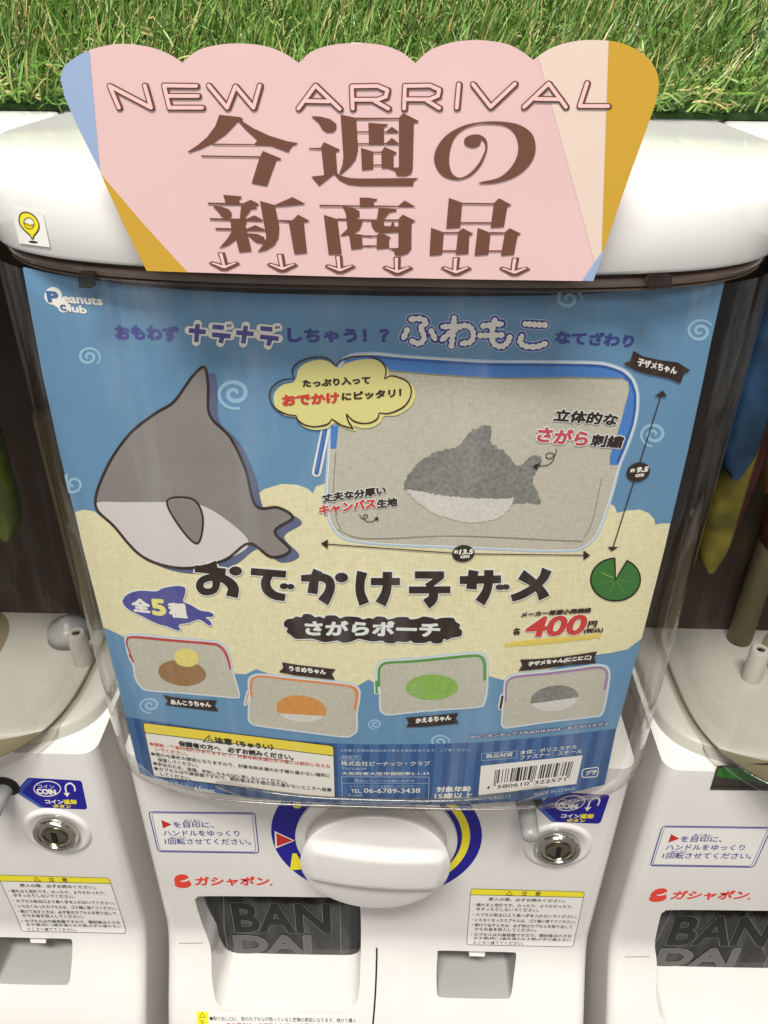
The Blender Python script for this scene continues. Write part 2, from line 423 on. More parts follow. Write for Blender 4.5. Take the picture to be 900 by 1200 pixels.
# ================================================================== setting
def box_mesh(x0, x1, y0, y1, z0, z1):
    V = [(x, y, z) for x in (x0, x1) for y in (y0, y1) for z in (z0, z1)]
    return V, [(0, 1, 3, 2), (4, 6, 7, 5), (0, 4, 5, 1), (2, 3, 7, 6), (0, 2, 6, 4), (1, 5, 7, 3)]
M['dark_wall'] = pm('dark_brown_board', (58, 44, 36), 0.6, 0.3, var=0.15, vscale=3)
V, Fs = box_mesh(-12, 12, 2.55, 2.65, -5.0, 0.22)
mesh_obj('cabinet_wall', V, Fs, M['dark_wall'], label='dark brown board wall closing the narrow gaps behind the white capsule machines', cat='wall')
V, Fs = box_mesh(-12, 12, -1.2, 2.7, -5.1, -5.0)
mesh_obj('floor', V, Fs, M['dark_wall'], kind='structure')

V, Fs = box_mesh(-6, 6, 0.62, 2.54, 0.20, 0.303)
bevel(mesh_obj('shelf', V, Fs, M['lid'], label='long white shelf board behind the lids, carrying the artificial turf', cat='shelf'), 0.02, 3)

# ================================================================== the capsule machine
machine = empty('capsule_machine', (XC, 0.9, -5.0), label='middle white capsule machine with a display poster behind its clear cover', cat='capsule machine', group='white capsule machines in a row')
GRP = 'white capsule machines in a row'

def planpts(a, b, cy, n, back, k=48, xc=XC):
    """outline seen from above: rounded front, straight sides to the back"""
    pts = []
    for i in range(k+1):
        th = math.pi*i/k; c, s_ = math.cos(th), math.sin(th)
        pts.append((xc-a*math.copysign(abs(c)**(2/n), c), cy-b*abs(s_)**(2/n)))
    pts = [(xc-a, back)]+pts+[(xc+a, back)]
    return pts
def loft(levels, closed=True, caps=(False, False)):
    """levels: list of lists of 3-D points of equal length"""
    V, Fs = [], []; n = len(levels[0])
    for l in levels: V += list(l)
    for i in range(len(levels)-1):
        for j in range(n if closed else n-1):
            k = (j+1) % n; Fs.append((i*n+j, i*n+k, (i+1)*n+k, (i+1)*n+j))
    if caps[0]: Fs.append(tuple(range(n)))
    if caps[1]: Fs.append(tuple((len(levels)-1)*n+j for j in range(n)))
    return V, Fs
def planlevel(a, b, cy, n, back, z, k=48): return [(x, y, z) for x, y in planpts(a, b, cy, n, back, k)]

# lid: a tall rounded front that rolls over into the flat top
lv = []
for ins, z in ((0.03, 0.070), (0.006, 0.074), (0.0, 0.084), (0.0, 0.18), (0.003, 0.215), (0.010, 0.245), (0.022, 0.268), (0.038, 0.286), (0.058, 0.299), (0.085, 0.308), (0.12, 0.314), (0.18, 0.317)):
    lv.append(planlevel(LA-ins*0.12, LBK-ins, LCY, LN, 1.02, z))
V, Fs = loft(lv, True, (True, True))
lid = autosmooth(fixn(mesh_obj('lid', V, Fs, M['lid'], machine)), 50)
# trim under the lid: three thin stepped bands
lv = []
for ins, z in ((0.045, 0.072), (0.030, 0.066), (0.024, 0.058), (0.034, 0.053), (0.036, 0.047), (0.022, 0.042), (0.016, 0.030), (0.020, 0.014), (0.040, 0.010), (0.046, 0.006), (0.030, 0.002), (0.024, -0.003), (0.030, -0.008), (0.055, -0.010)):
    lv.append(planlevel(LA-ins, LBK-ins-0.01, LCY, LN, 2.4, 0.072-(0.072-z)*0.68))
V, Fs = loft(lv, False)
trim = autosmooth(mesh_obj('trim', V, Fs, M['trim'], machine), 60)
# the clear cover that holds the poster
CA, CB, CCY, CN = 1.20, 0.765, 0.60, 4.0
lv = [planlevel(CA-0.0, CB, CCY, CN, 1.5, z, 72) for z in (0.03, -0.5, -1.0, -1.5, -2.0, -2.098)]
lv.append(planlevel(CA-0.006, CB-0.006, CCY, CN, 1.5, -2.106, 72))
V, Fs = loft(lv, False)
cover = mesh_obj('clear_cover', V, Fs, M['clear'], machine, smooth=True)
def tube(pts, r, k=8):
    P = [np.array(p, float) for p in pts]; V, Fs = [], []
    for i, p in enumerate(P):
        t = P[min(i+1, len(P)-1)]-P[max(i-1, 0)]; t /= np.linalg.norm(t)
        up = np.array([0, 0, 1.0]) if abs(t[2]) < 0.9 else np.array([1.0, 0, 0])
        a = np.cross(t, up); a /= np.linalg.norm(a); b = np.cross(t, a)
        rr = r[i] if isinstance(r, (list, tuple)) else r
        for q in range(k):
            th = 2*math.pi*q/k; V.append(p+(a*math.cos(th)+b*math.sin(th))*rr)
    for i in range(len(P)-1):
        for q in range(k):
            j = (q+1) % k; Fs.append((i*k+q, i*k+j, (i+1)*k+j, (i+1)*k+q))
    Fs.append(tuple(range(k))); Fs.append(tuple((len(P)-1)*k+q for q in range(k)))
    return V, Fs
V, Fs = tube(planlevel(CA, CB, CCY, CN, 1.5, -2.104, 72), 0.005)
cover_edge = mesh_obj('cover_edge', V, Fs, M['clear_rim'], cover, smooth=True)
# brown clips that pinch the poster's top edge
for (u0, v0, u1, v1) in ((93, 318, 111, 337), (757, 321, 786, 337)):
    p = Print(lambda x, z: superplan(CA, CB+0.012, CCY, CN, x-XC), base=0.0, step=None)
    p.poly(rrect([(u0, v0), (u1, v0+1), (u1-1, v1), (u0+2, v1-1)], 2), 'clip', 0)
    o = p.done('clip', machine)
    so = o.modifiers.new('thickness', 'SOLIDIFY'); so.thickness = 0.02; so.offset = 0
# chamber: back wall, side walls, drum floor, rim, posts
lv = [planlevel(1.12, 0.6, 0.6, 4, 1.5, z) for z in (0.02, -2.17)]
V = [(XC-1.17, 0.98, 0.06), (XC+1.17, 0.98, 0.06), (XC+1.17, 0.98, -2.17), (XC-1.17, 0.98, -2.17)]
mesh_obj('chamber_back', V, [(0, 1, 2, 3)], M['inside'], machine)
DA, DB, DCY, DN = 0.985, 0.745, 0.60, 3.0
rings = []
def closedplan(a, b, bb, cy, n, z, k=80):
    o = []
    for i in range(k):
        th = 2*math.pi*i/k; c, s_ = math.cos(th), math.sin(th)
        o.append((XC+a*math.copysign(abs(c)**(2/n), c), cy-(b if s_ > 0 else bb)*math.copysign(abs(s_)**(2/n), s_), z))
    return o
for f, z in ((1.0, -2.075), (0.97, -2.10), (0.8, -2.115), (0.5, -2.09), (0.25, -2.05), (0.02, -2.03)):
    rings.append(closedplan(DA*f, DB*f, 0.9*f, DCY, DN, z))
V, Fs = loft(rings, True, (False, True))
drum = mesh_obj('drum_floor', V, Fs, M['cream_floor'], machine, smooth=True)
rings = [closedplan(DA+e, DB+e, 0.9+e, DCY, DN, z) for e, z in ((0.0, -2.07), (0.012, -2.06), (0.022, -2.075), (0.022, -2.12), (0.008, -2.135))]
V, Fs = loft(rings, True)
drum_rim = mesh_obj('drum_rim', V, Fs, M['clear_rim'], machine, smooth=True)
rings = [closedplan(DA+0.01, DB+0.01, 0.91, DCY, DN, z) for z in (0.0, -0.7, -1.4, -2.07)]
V, Fs = loft(rings, True)
drum_wall = mesh_obj('drum_wall', V, Fs, M['clear'], machine, smooth=True)
def lathe(profile, c, axis='z', k=32):
    """profile: (radius, height) pairs round the axis"""
    V, Fs = [], []
    for r, h in profile:
        for q in range(k):
            th = 2*math.pi*q/k; a, b = r*math.cos(th), r*math.sin(th)
            V.append((c[0]+a, c[1]+b, c[2]+h) if axis == 'z' else (c[0]+a, c[1]-h, c[2]+b))
    n = len(profile)
    for i in range(n-1):
        for q in range(k):
            j = (q+1) % k; Fs.append((i*k+q, i*k+j, (i+1)*k+j, (i+1)*k+q))
    Fs.append(tuple(range(k))); Fs.append(tuple((n-1)*k+q for q in range(k)))
    return V, Fs
for (x, y, zt, r) in ((-0.60, 0.62, -1.90, 0.045), (0.93, 0.62, -1.90, 0.045)):
    V, Fs = lathe([(r, -2.12), (r, zt-0.01), (r-0.008, zt), (0.02, zt), (0.018, zt-0.03)], (XC+x, y, 0), k=24)
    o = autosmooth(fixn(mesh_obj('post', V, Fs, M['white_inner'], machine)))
    V, Fs = lathe([(0.016, zt-0.03), (0.016, zt-0.004), (0.006, zt)], (XC+x, y, 0), k=12)
    fixn(mesh_obj('screw', V, Fs, M['chrome'], o))
for x in (-0.56, 0.9):
    V, Fs = lathe([(0.06, -2.08), (0.06, -0.9), (0.05, -0.86)], (XC+x, 0.90, 0), k=20)
    fixn(mesh_obj('tube', V, Fs, M['cream_floor'], machine, smooth=True))
V, Fs = lathe([(0.11, -2.08), (0.10, -2.02), (0.06, -2.0), (0.035, -1.98), (0.02, -1.97)], (XC+0.80, 0.80, 0), k=24)
fixn(mesh_obj('hub', V, Fs, M['grey'], machine, smooth=True))
# white shoulder moulding under the drum
lv = [planlevel(a, b, 0.6, 4.0, 1.6, z) for a, b, z in ((1.06, 0.43, -2.09), (1.10, 0.47, -2.095), (1.115, 0.485, -2.11), (1.12, 0.49, -2.17))]
V, Fs = loft(lv, True, (True, False))
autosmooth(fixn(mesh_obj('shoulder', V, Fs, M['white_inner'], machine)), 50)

# ---- lower body: a front sheet with the two openings, pulled back into walls
CHUTE = [(229, 1057), (231, 1052.5), (237, 1050.3), (300, 1050.5), (404, 1052), (414, 1053.5), (420, 1058), (422.5, 1068), (423, 1100), (422, 1140), (420, 1166), (416, 1177), (408, 1183), (395, 1184.5), (330, 1184), (270, 1182.5), (259, 1179.5), (253, 1172), (250, 1158), (248, 1140), (247, 1112), (239, 1088)]
TRAY = [(512.5, 1121), (513, 1116.5), (517, 1114), (560, 1115), (600, 1116), (604.5, 1118), (604.5, 1125), (602, 1145), (599.5, 1163), (597, 1168.5), (592, 1170.5), (550, 1170), (520, 1169), (514, 1167.5), (512, 1162), (511.5, 1140)]
def world_xz(poly): return [tuple(hit(s_body, u, v)[[0, 2]]) for u, v in poly]
outer = [(XC-WB, -2.16), (XC+WB, -2.16), (XC+WB, -5.0), (XC-WB, -5.0)]
ch, tr = world_xz(CHUTE), world_xz(TRAY)
V2, F2 = fill([[(x, -z) for x, z in outer], [(x, -z) for x, z in spline(ch, 3, True)], [(x, -z) for x, z in spline(tr, 3, True)]])
bm = bmesh.new(); bv = [bm.verts.new((p[0], 0, -p[1])) for p in V2]
for f in F2: bm.faces.new([bv[i] for i in f])
cuts = [(XC+sg*(WB-RB*(1-math.sin(q*math.pi/2/8))), 0, 0) for sg in (-1, 1) for q in range(8)]
for c in cuts: bmesh.ops.bisect_plane(bm, geom=bm.verts[:]+bm.edges[:]+bm.faces[:], plane_co=c, plane_no=(1, 0, 0), dist=1e-5)
for q in range(22):
    bmesh.ops.bisect_plane(bm, geom=bm.verts[:]+bm.edges[:]+bm.faces[:], plane_co=(0, 0, -3.45-q*0.04), plane_no=(0, 0, 1), dist=1e-5)
for v in bm.verts: v.co.y = s_body(v.co.x, v.co.z)
bnd = [e for e in bm.edges if len(e.link_faces) == 1]
ext = bmesh.ops.extrude_edge_only(bm, edges=bnd)
for v in [g for g in ext['geom'] if isinstance(g, bmesh.types.BMVert)]:
    inhole = abs(v.co.x-XC) < WB-0.01 and v.co.z < -3 and v.co.z > -4.95
    v.co.y = (0.85 if v.co.x < XC+0.1 else 0.36) if inhole else 2.4
bmesh.ops.recalc_face_normals(bm, faces=bm.faces)
me = bpy.data.meshes.new('body')
for f in bm.faces:
    c = f.calc_center_median()
    if c.x > XC+0.1 and c.x < XC+WB-0.1 and abs(f.normal.y) < 0.5 and -4.6 < c.z < -3.0: f.material_index = 1
for v in bm.verts: v.co = v.co-Vector((XC, 0.9, -5.0))
bm.to_mesh(me); bm.free(); me.materials.append(M['white']); me.materials.append(M['lining'])
body = bpy.data.objects.new('body', me); COL.objects.link(body); body.parent = machine; ORG['body'] = ORG[machine.name]
autosmooth(body, 35); bevel(body, 0.014, 3, 50)
xs = [p[0] for p in ch]; zs = [p[1] for p in ch]
V = [(min(xs)-.05, 0.84, max(zs)+.05), (max(xs)+.05, 0.84, max(zs)+.05), (max(xs)+.05, 0.84, min(zs)-.05), (min(xs)-.05, 0.84, min(zs)-.05)]
mesh_obj('chute_back', V, [(0, 1, 2, 3)], M['inside'], machine)
xs = [p[0] for p in tr]; zs = [p[1] for p in tr]
V = [(min(xs)-.05, 0.35, max(zs)+.05), (max(xs)+.05, 0.35, max(zs)+.05), (max(xs)+.05, 0.35, min(zs)-.05), (min(xs)-.05, 0.35, min(zs)-.05)]
mesh_obj('tray_back', V, [(0, 1, 2, 3)], M['grey'], machine)
p = Print(lambda x, z: s_body(x, z)+0.04, step=None); p.poly([(549, 1110), (569, 1110.5), (568, 1121), (550, 1120.5)], 'sticker_ink', 0)
o = p.done('tray_tab', machine); so = o.modifiers.new('thickness', 'SOLIDIFY'); so.thickness = 0.04
# smoked flap over the chute with the raised maker's letters
FL = [(236, 1046), (424, 1047), (423, 1090), (421, 1112), (414, 1120), (402, 1123.5), (270, 1122), (262, 1118), (252, 1100), (243, 1075)]
p = Print(s_flap, step=None); p.poly(spline(FL, 4, True), 'flap', 0)
flap = p.done('chute_flap', machine); so = flap.modifiers.new('thickness', 'SOLIDIFY'); so.thickness = 0.03; so.offset = -1
zf = Z(190, 1030, 3.4615)
p = Print(s_flap, step=None, base=0.002)
a, b = zf([(300, 210), (682, 216)]); p.text('BAN', a, b, 33, 'letter_edge_ink', 1, 0.02, fat=1.75, copies=12); p.text('BAN', a, b, 33, 'letter_dark_ink', 2, 0.02, fat=1.35, copies=12)
a, b = zf([(302, 297), (604, 297)]); p.text('DAI', a, b, 19.5, 'letter_edge_ink', 1, 0.02, fat=1.5, copies=12); p.text('DAI', a, b, 19.5, 'letter_grey_ink', 2, 0.02, fat=1.1, copies=12)  # grey fill: the bright bowl's reflection put into the lower letters' colour
p.stroke(zf([(250, 70), (252, 200), (272, 310)]), 0.5, 'letter_edge_ink', 1); p.stroke(zf([(722, 75), (726, 315)]), 0.5, 'letter_edge_ink', 1)
p.done('raised_lettering', flap)
# seams
p = Print(s_body, step=None)
p.stroke([(441.6+(-0.2 if v > 1125 else 0)-4.6*((v-1110)/92)**2, v) for v in range(1110, 1204, 4)], 2.0, 'black_ink', 5, cap=False)
p.done('seam', machine); p = Print(s_body, step=6)
p.stroke([(203, 1104.5), (210, 1105.5), (238, 1105)], 1.0, 'edge_ink', 1, cap=False)
p.done('seam', machine)

# ---- turning knob
KC = hit(s_body, 441, 981)
def ring_poly(r0, r1, a0, a1, n=72):
    o = [(KC[0]+r1*math.cos(math.radians(a0+(a1-a0)*k/n)), KC[2]+r1*math.sin(math.radians(a0+(a1-a0)*k/n))) for k in range(n+1)]
    i = [(KC[0]+r0*math.cos(math.radians(a1+(a0-a1)*k/n)), KC[2]+r0*math.sin(math.radians(a1+(a0-a1)*k/n))) for k in range(n+1)]
    return o+i
def px(pts): return [tuple(project((x, YB, z))) for x, z in pts]
zk = Z(300, 920, 3.2143)
p = Print(s_body, step=None)
for a0 in range(0, 360, 60): p.poly(px(ring_poly(0.34, 0.502, a0, a0+60, 16)), 'deep_blue_ink', 1)
for a0 in range(-62, 70, 33): p.poly(px(ring_poly(0.408, 0.446, a0, a0+33, 10)), 'sticker_yellow_ink', 2)
p.poly(px(ring_poly(0.408, 0.446, 216, 262, 14)), 'sticker_yellow_ink', 2)
p.poly(zk([(137, 257), (152, 256), (172, 290), (176, 316), (128, 320)]), 'sticker_yellow_ink', 2)
p.poly(px(ring_poly(0.412, 0.448, 100, 131, 8)), 'sticker_yellow_ink', 2)
for a in (139, 149): p.poly(px(ellipse(KC[0]+0.43*math.cos(math.radians(a)), KC[2]+0.43*math.sin(math.radians(a)), 0.022, 0.022, 16)), 'sticker_yellow_ink', 2)
p.poly(zk([(70, 172), (146, 208), (73, 238)]), 'white_ink', 2); p.poly(zk([(77, 180), (138, 208), (79, 230)]), 'arrow_red_ink', 3)
p.done('dial_sticker', machine)
V, Fs = lathe([(0.385, 0.0), (0.385, 0.018), (0.375, 0.026), (0.335, 0.026), (0.33, 0.01), (0.30, 0.01)], (KC[0], YB-0.004, KC[2]), 'y', 64)
autosmooth(fixn(mesh_obj('dial_collar', V, Fs, M['white'], machine)))
def knob_h(r, ang):
    x, z = r*math.cos(ang), r*math.sin(ang); zz = -x*math.sin(-0.09)+z*math.cos(-0.09)-0.012
    h = 0.150+0.020*(1-(r/0.345)**2)
    return h+(0.036-0.010*(x/0.345)**2)*(1-smooth01((abs(zz)-0.10)/0.05))*(1-0.75*smooth01((r/0.345-0.86)/0.14))
V, Fs = [], []; NS = 96
prof = [(0.312, 0.010), (0.322, 0.04), (0.334, 0.085), (0.343, 0.120), (0.3465, 0.134), (0.3465, 0.144)]
rr = [0.344, 0.338, 0.328, 0.315, 0.30]+[0.28-0.02*i for i in range(14)]+[0.004]
for r, h in prof: V += [(KC[0]+r*math.cos(2*math.pi*q/NS), YB-h, KC[2]+r*math.sin(2*math.pi*q/NS)) for q in range(NS)]
for r in rr: V += [(KC[0]+r*math.cos(2*math.pi*q/NS), YB-knob_h(r, 2*math.pi*q/NS)+0.004*smooth01((r-0.32)/0.03), KC[2]+r*math.sin(2*math.pi*q/NS)) for q in range(NS)]
nr = len(prof)+len(rr)
for i in range(nr-1):
    for q in range(NS): Fs.append((i*NS+q, i*NS+(q+1) % NS, (i+1)*NS+(q+1) % NS, (i+1)*NS+q))
Fs.append(tuple((nr-1)*NS+q for q in range(NS)))
knob = fixn(mesh_obj('knob', V, Fs, M['white'], machine, smooth=True))

# ---- lock, return lever
LC = hit(s_body, 653, 990)
V, Fs = lathe([(0.165, 0.0), (0.160, 0.012), (0.145, 0.016), (0.125, 0.008), (0.11, 0.003)], (LC[0], YB+0.002, LC[2]), 'y', 48)
o = autosmooth(fixn(mesh_obj('lock', V, Fs, M['white'], machine)), 60)
V, Fs = lathe([(0.108, 0.003), (0.108, 0.030), (0.100, 0.040), (0.082, 0.040), (0.078, 0.032), (0.056, 0.032)], (LC[0], YB, LC[2]), 'y', 48)
autosmooth(fixn(mesh_obj('lock_rim', V, Fs, M['chrome'], o)))
V, Fs = lathe([(0.064, 0.026), (0.062, 0.042), (0.050, 0.047), (0.046, 0.038), (0.01, 0.038)], (LC[0], YB, LC[2]), 'y', 32)
autosmooth(fixn(mesh_obj('lock_barrel', V, Fs, M['chrome_dark'], o)))
V, Fs = box_mesh(LC[0]-0.010, LC[0]+0.010, YB-0.045, YB-0.036, LC[2]-0.036, LC[2]+0.036)
mesh_obj('keyhole', V, Fs, M['black'], o)
PC = hit(s_body, 616, 941)
V, Fs = lathe([(0.062, -0.01), (0.062, 0.006), (0.050, 0.008)], (PC[0]+0.012, YB, PC[2]+0.02), 'y', 28)
fixn(mesh_obj('lever_socket', V, Fs, M['black'], machine))
V, Fs = lathe([(0.042, -0.01), (0.039, 0.16), (0.036, 0.178), (0.026, 0.186), (0.01, 0.187)], (PC[0], YB, PC[2]), 'y', 28)
autosmooth(fixn(mesh_obj('return_lever', V, Fs, M['grey'], machine)), 50)

# ---- stickers
z1 = Z(170, 940, 5.625)
p = Print(s_body, step=None)
p.poly(rrect(z1([(20, 58), (727, 68), (754, 338), (83, 327)]), 4), 'sticker_ink', 1)
def outline(p, q, r, wd, mat, layer): p.stroke(rrect(q, r), wd, mat, layer, closed=True)
outline(p, z1([(24, 62), (723, 71), (750, 334), (87, 324)]), 4, 1.2, 'navy_ink', 2)
outline(p, z1([(42, 70), (706, 78), (731, 327), (98, 317)]), 3.5, 0.6, 'navy_ink', 2)
st = p.done('instruction_sticker', machine)
p = Print(s_body, step=None)
p.poly(z1([(107, 115), (175, 144), (119, 171)]), 'arrow_red_ink', 3)
T = lambda pr, zz, s_, a, b, h, mat, layer, **k: pr.text(s_, zz([a])[0], zz([b])[0], h, mat, layer, **k)
T(p, z1, 'を目印に、', (190, 166), (455, 168), 7.0, 'navy_ink', 3, bold=0.02)
T(p, z1, 'ハンドルをゆっくり', (125, 220), (625, 222), 6.6, 'navy_ink', 3, bold=0.02)
T(p, z1, '1回転させてください。', (135, 276), (700, 279), 7.2, 'navy_ink', 3, bold=0.02)
T(p, z1, 'めじるし', (258, 126), (372, 127), 2.4, 'navy_ink', 3, bold=0.02); T(p, z1, 'かいてん', (170, 237), (272, 238), 2.4, 'navy_ink', 3, bold=0.02)
p.done('lettering', st, lines=True)
p = Print(s_body, step=None)                         # red word mark with its round emblem
p.poly(ellipse(*z1([(243, 512)])[0], 9.2, 6.6), 'logo_red_ink', 1)
p.poly(ellipse(*z1([(250, 540)])[0], 9.8, 4.6), 'logo_red_ink', 1.4)
p.poly(z1([(228, 520), (262, 512), (300, 492), (305, 506), (268, 522), (250, 524)]), 'sticker_ink', 2)
T(p, z1, 'ガシャポン', (332, 550), (815, 550), 10.5, 'logo_red_ink', 1, bold=0.02, fat=0.55, slant=0.2)
p.poly(ellipse(*z1([(832, 545)])[0], 1.6, 1.1, 12), 'logo_red_ink', 1)
p.done('word_mark', machine)
z2 = Z(535, 1030, 5.625)
p = Print(s_body, step=None)
CS = z2([(95, 62), (845, 83), (768, 446), (66, 431)])
p.poly(rrect(CS, 3.5), 'sticker_ink', 1)
p.poly(clip_below(rrect(CS, 3.5), *z2([(88, 102), (840, 119)]), keep_left=False), 'sticker_yellow_ink', 2)
outline(p, CS, 3.5, 0.5, 'black_ink', 3); p.stroke(z2([(88, 102), (838, 119)]), 0.5, 'black_ink', 3, cap=False)
st = p.done('caution_sticker', machine)
p = Print(s_body, step=None)
p.stroke(z2([(328, 103), (348, 78), (368, 104)]), 0.6, 'black_ink', 3, closed=True)
T(p, z2, '注', (425, 107), (462, 108), 5.2, 'black_ink', 3, bold=0.02); T(p, z2, '意', (515, 109), (552, 110), 5.2, 'black_ink', 3, bold=0.02)
for s_, a, b in (('購入の際、必ずお読みください。', (210, 142), (715, 154)), ('・揺れると危険です。のったり、よりかかったり、', (110, 178), (765, 192)), ('ゆすったりしないでください。', (130, 206), (540, 216)), ('・カプセル取出口より奥へ手を入れないでください。', (105, 243), (790, 258)), ('・いらなくなったカプセルは、ゴミ箱に捨ててください。', (100, 277), (785, 292)), ('・続けて出すときは、必ず前のカプセルを取り出して', (100, 311), (762, 325)), ('からお金を投入してください。', (118, 338), (525, 347)), ('・カプセルは包装容器ですので、開封後は小さな', (92, 374), (755, 386)), ('お子様(特に3歳未満のお子様)の手の届かない', (112, 400), (752, 411)), ('ところへ捨ててください。', (110, 427), (440, 434))):
    T(p, z2, s_, a, b, 3.9, 'black_ink', 3, bold=0.022)
p.done('lettering', st, lines=True)
# coin sticker: measured on the left machine, where the cover hides none of it
z3 = Z(0, 900, 4.0)
p = Print(s_body, dx=PITCHX, step=None)
p.poly(z3([(72, 111), (128, 48), (136, 45), (370, 58), (378, 60), (384, 68), (408, 182), (406, 190), (398, 194), (186, 185)]), 'deep_blue_ink', 1)
p.stroke(z3([(140, 50), (85, 111), (190, 181)]), 0.7, 'cyan_ink', 2, cap=False); p.stroke(z3([(152, 52), (98, 112), (200, 181)]), 0.4, 'cyan_ink', 2, cap=False)
p.stroke(ellipse(*z3([(222, 96)])[0], 15.6, 8.8), 1.1, 'white_ink', 2, closed=True)
p.stroke(z3([(352, 108), (348, 84), (328, 70), (308, 84), (312, 118)]), 1.9, 'white_ink', 2, smooth=4, cap=False)
p.poly(z3([(298, 116), (328, 114), (317, 134)]), 'white_ink', 3)
st = p.done('coin_sticker', machine)
p = Print(s_body, dx=PITCHX, step=None)
T(p, z3, 'コイン', (180, 92), (258, 95), 4.4, 'white_ink', 3, bold=0.02); T(p, z3, 'COIN', (178, 119), (266, 123), 6.2, 'white_ink', 3, bold=0.02, fat=0.5)
T(p, z3, 'コイン', (216, 164), (300, 166), 4.6, 'white_ink', 3, bold=0.02, fat=0.3); T(p, z3, '返却', (303, 167), (362, 168), 5.4, 'sticker_yellow_ink', 3, bold=0.02, fat=0.35); T(p, z3, 'ボタン', (252, 184), (336, 186), 3.9, 'sticker_yellow_ink', 3, bold=0.02, fat=0.25)
p.done('lettering', st, lines=True)
z4 = Z(190, 1030, 3.4615)
p = Print(s_body, step=12, stepy=12)
p.poly(rrect(z4([(137, 534), (797, 556), (792, 650), (145, 650)]), 1), 'sticker_ink', 1); p.poly(z4([(139, 536), (188, 538), (189, 650), (147, 650)]), 'sticker_yellow_ink', 2)
st = p.done('notice_sticker', machine)
p = Print(s_body, step=None)
p.stroke(z4([(152, 560), (163, 540), (175, 560)]), 0.5, 'black_ink', 3, closed=True); T(p, z4, '注', (155, 585), (172, 585), 4.5, 'black_ink', 3)
T(p, z4, '●取り出し口に、前のカプセルが残っていると故障の原因となります。続けて購入', (195, 573), (788, 582), 5.2, 'black_ink', 3, bold=0.02)
T(p, z4, 'する場合は、必ず前のカプセルを取り出してください。', (262, 598), (780, 604), 5.2, 'arrow_red_ink', 3, bold=0.02)
p.done('lettering', st, lines=True)
# pin sticker on the lid
z5 = Z(0, 220, 7.5)
p = Print(s_lid, step=6, base=0.004)
p.poly(rrect(z5([(103, 170), (380, 207), (445, 520), (175, 485)]), 1.2), 'sticker_ink', 1)
pin = spline(z5([(175, 270), (190, 225), (235, 210), (290, 230), (335, 280), (350, 340), (330, 385), (305, 415), (298, 440), (285, 440), (270, 410), (225, 370), (185, 320)]), 4, True)
p.poly(pin, 'sticker_yellow_ink', 2); p.stroke(pin, 1.2, 'brown_ink', 3, closed=True)
e = ellipse(*z5([(262, 306)])[0], 5.8, 6.6, 28, -25); p.poly(clip_below(e, *z5([(215, 300), (310, 322)]), keep_left=False), 'white_ink', 3)
p.stroke(e, 0.7, 'brown_ink', 4, closed=True); p.stroke(z5([(217, 300), (260, 325), (305, 318)]), 0.6, 'brown_ink', 4, smooth=3)
p.poly(ellipse(*z5([(298, 472)])[0], 5.4, 1.3, 20, 6), 'black_ink', 2)
pin_sticker = p.done('pin_sticker', machine)

# ---- the neighbours: same machine, no poster cover
nb_skip = {cover.name, cover_edge.name, pin_sticker.name} | {o.name for o in machine.children if o.name.startswith('clip')}
left_m = copy_tree(machine, None, nb_skip); left_m.location.x = XC-PITCHX
left_m['label'] = 'white capsule machine left of the poster, its coin sticker and lock in full view'
right_m = copy_tree(machine, None, nb_skip); right_m.location.x = XC+PITCHX
right_m['label'] = 'white capsule machine right of the poster, its smoked chute flap cut by the frame'
bpy.data.objects.remove(drum_wall)

# ================================================================== the poster
pos_loc = (0.0, 0.02, -2.1)
poster = empty('poster', pos_loc, label='blue and cream display poster of zip pouches in the middle machine', cat='poster')
def PP(step=12): return Print(s_poster, step=step)
TOP = [(26.7, 314), (57, 320), (88, 325), (150, 334), (215, 340), (300, 344), (450, 347), (560, 347.5), (640, 346.5), (700, 344), (782, 336.7), (849.3, 329)]
RGT = [(833.3, 400), (825.3, 440), (806.7, 526), (779.5, 640), (743.3, 780), (721, 860), (708.7, 919)]
BOT = [(650, 933), (629, 937), (555, 942), (460, 943.5), (402, 943), (338, 939), (260, 930), (180, 911.5), (163.6, 906)]
LFT = [(147.1, 838.7), (132, 780), (96.9, 640), (71.1, 536.7), (50, 440), (36, 365.3)]
p = PP(); p.poly(TOP+RGT+BOT+LFT, 'sky_ink', 0)
sheet = p.done('sheet', poster); so = sheet.modifiers.new('thickness', 'SOLIDIFY'); so.thickness = 0.006; so.offset = -1
# cream cloud bank
cloud_top = [(88, 600), (98, 597), (110, 599), (118, 605), (121, 596), (130, 588), (150, 583), (190, 580), (240, 582), (285, 590), (296, 583), (310, 573), (330, 567), (348, 568), (360, 572), (367, 578), (370, 570), (382, 566), (400, 568), (500, 580), (640, 592), (700, 588), (713, 589), (720, 593), (723, 601), (735, 598), (750, 597), (760, 601), (766.5, 608), (768, 615), (775.5, 613), (785.4, 613.5)]
cloud_bot = [(752, 748), (735, 761), (715, 765), (700, 767), (660, 780), (620, 791), (590, 797), (572, 792), (560, 797), (500, 806), (445, 804), (432, 796), (420, 803), (380, 808), (330, 795), (300, 784), (288, 790), (270, 789), (240, 788), (200, 775), (150, 749), (137, 742), (121.3, 735)]
p = PP(); p.poly(cloud_top+[(779.5, 640)]+cloud_bot+[(96.9, 640)], 'cream_ink', 1); p.done('cloud_bank', poster)
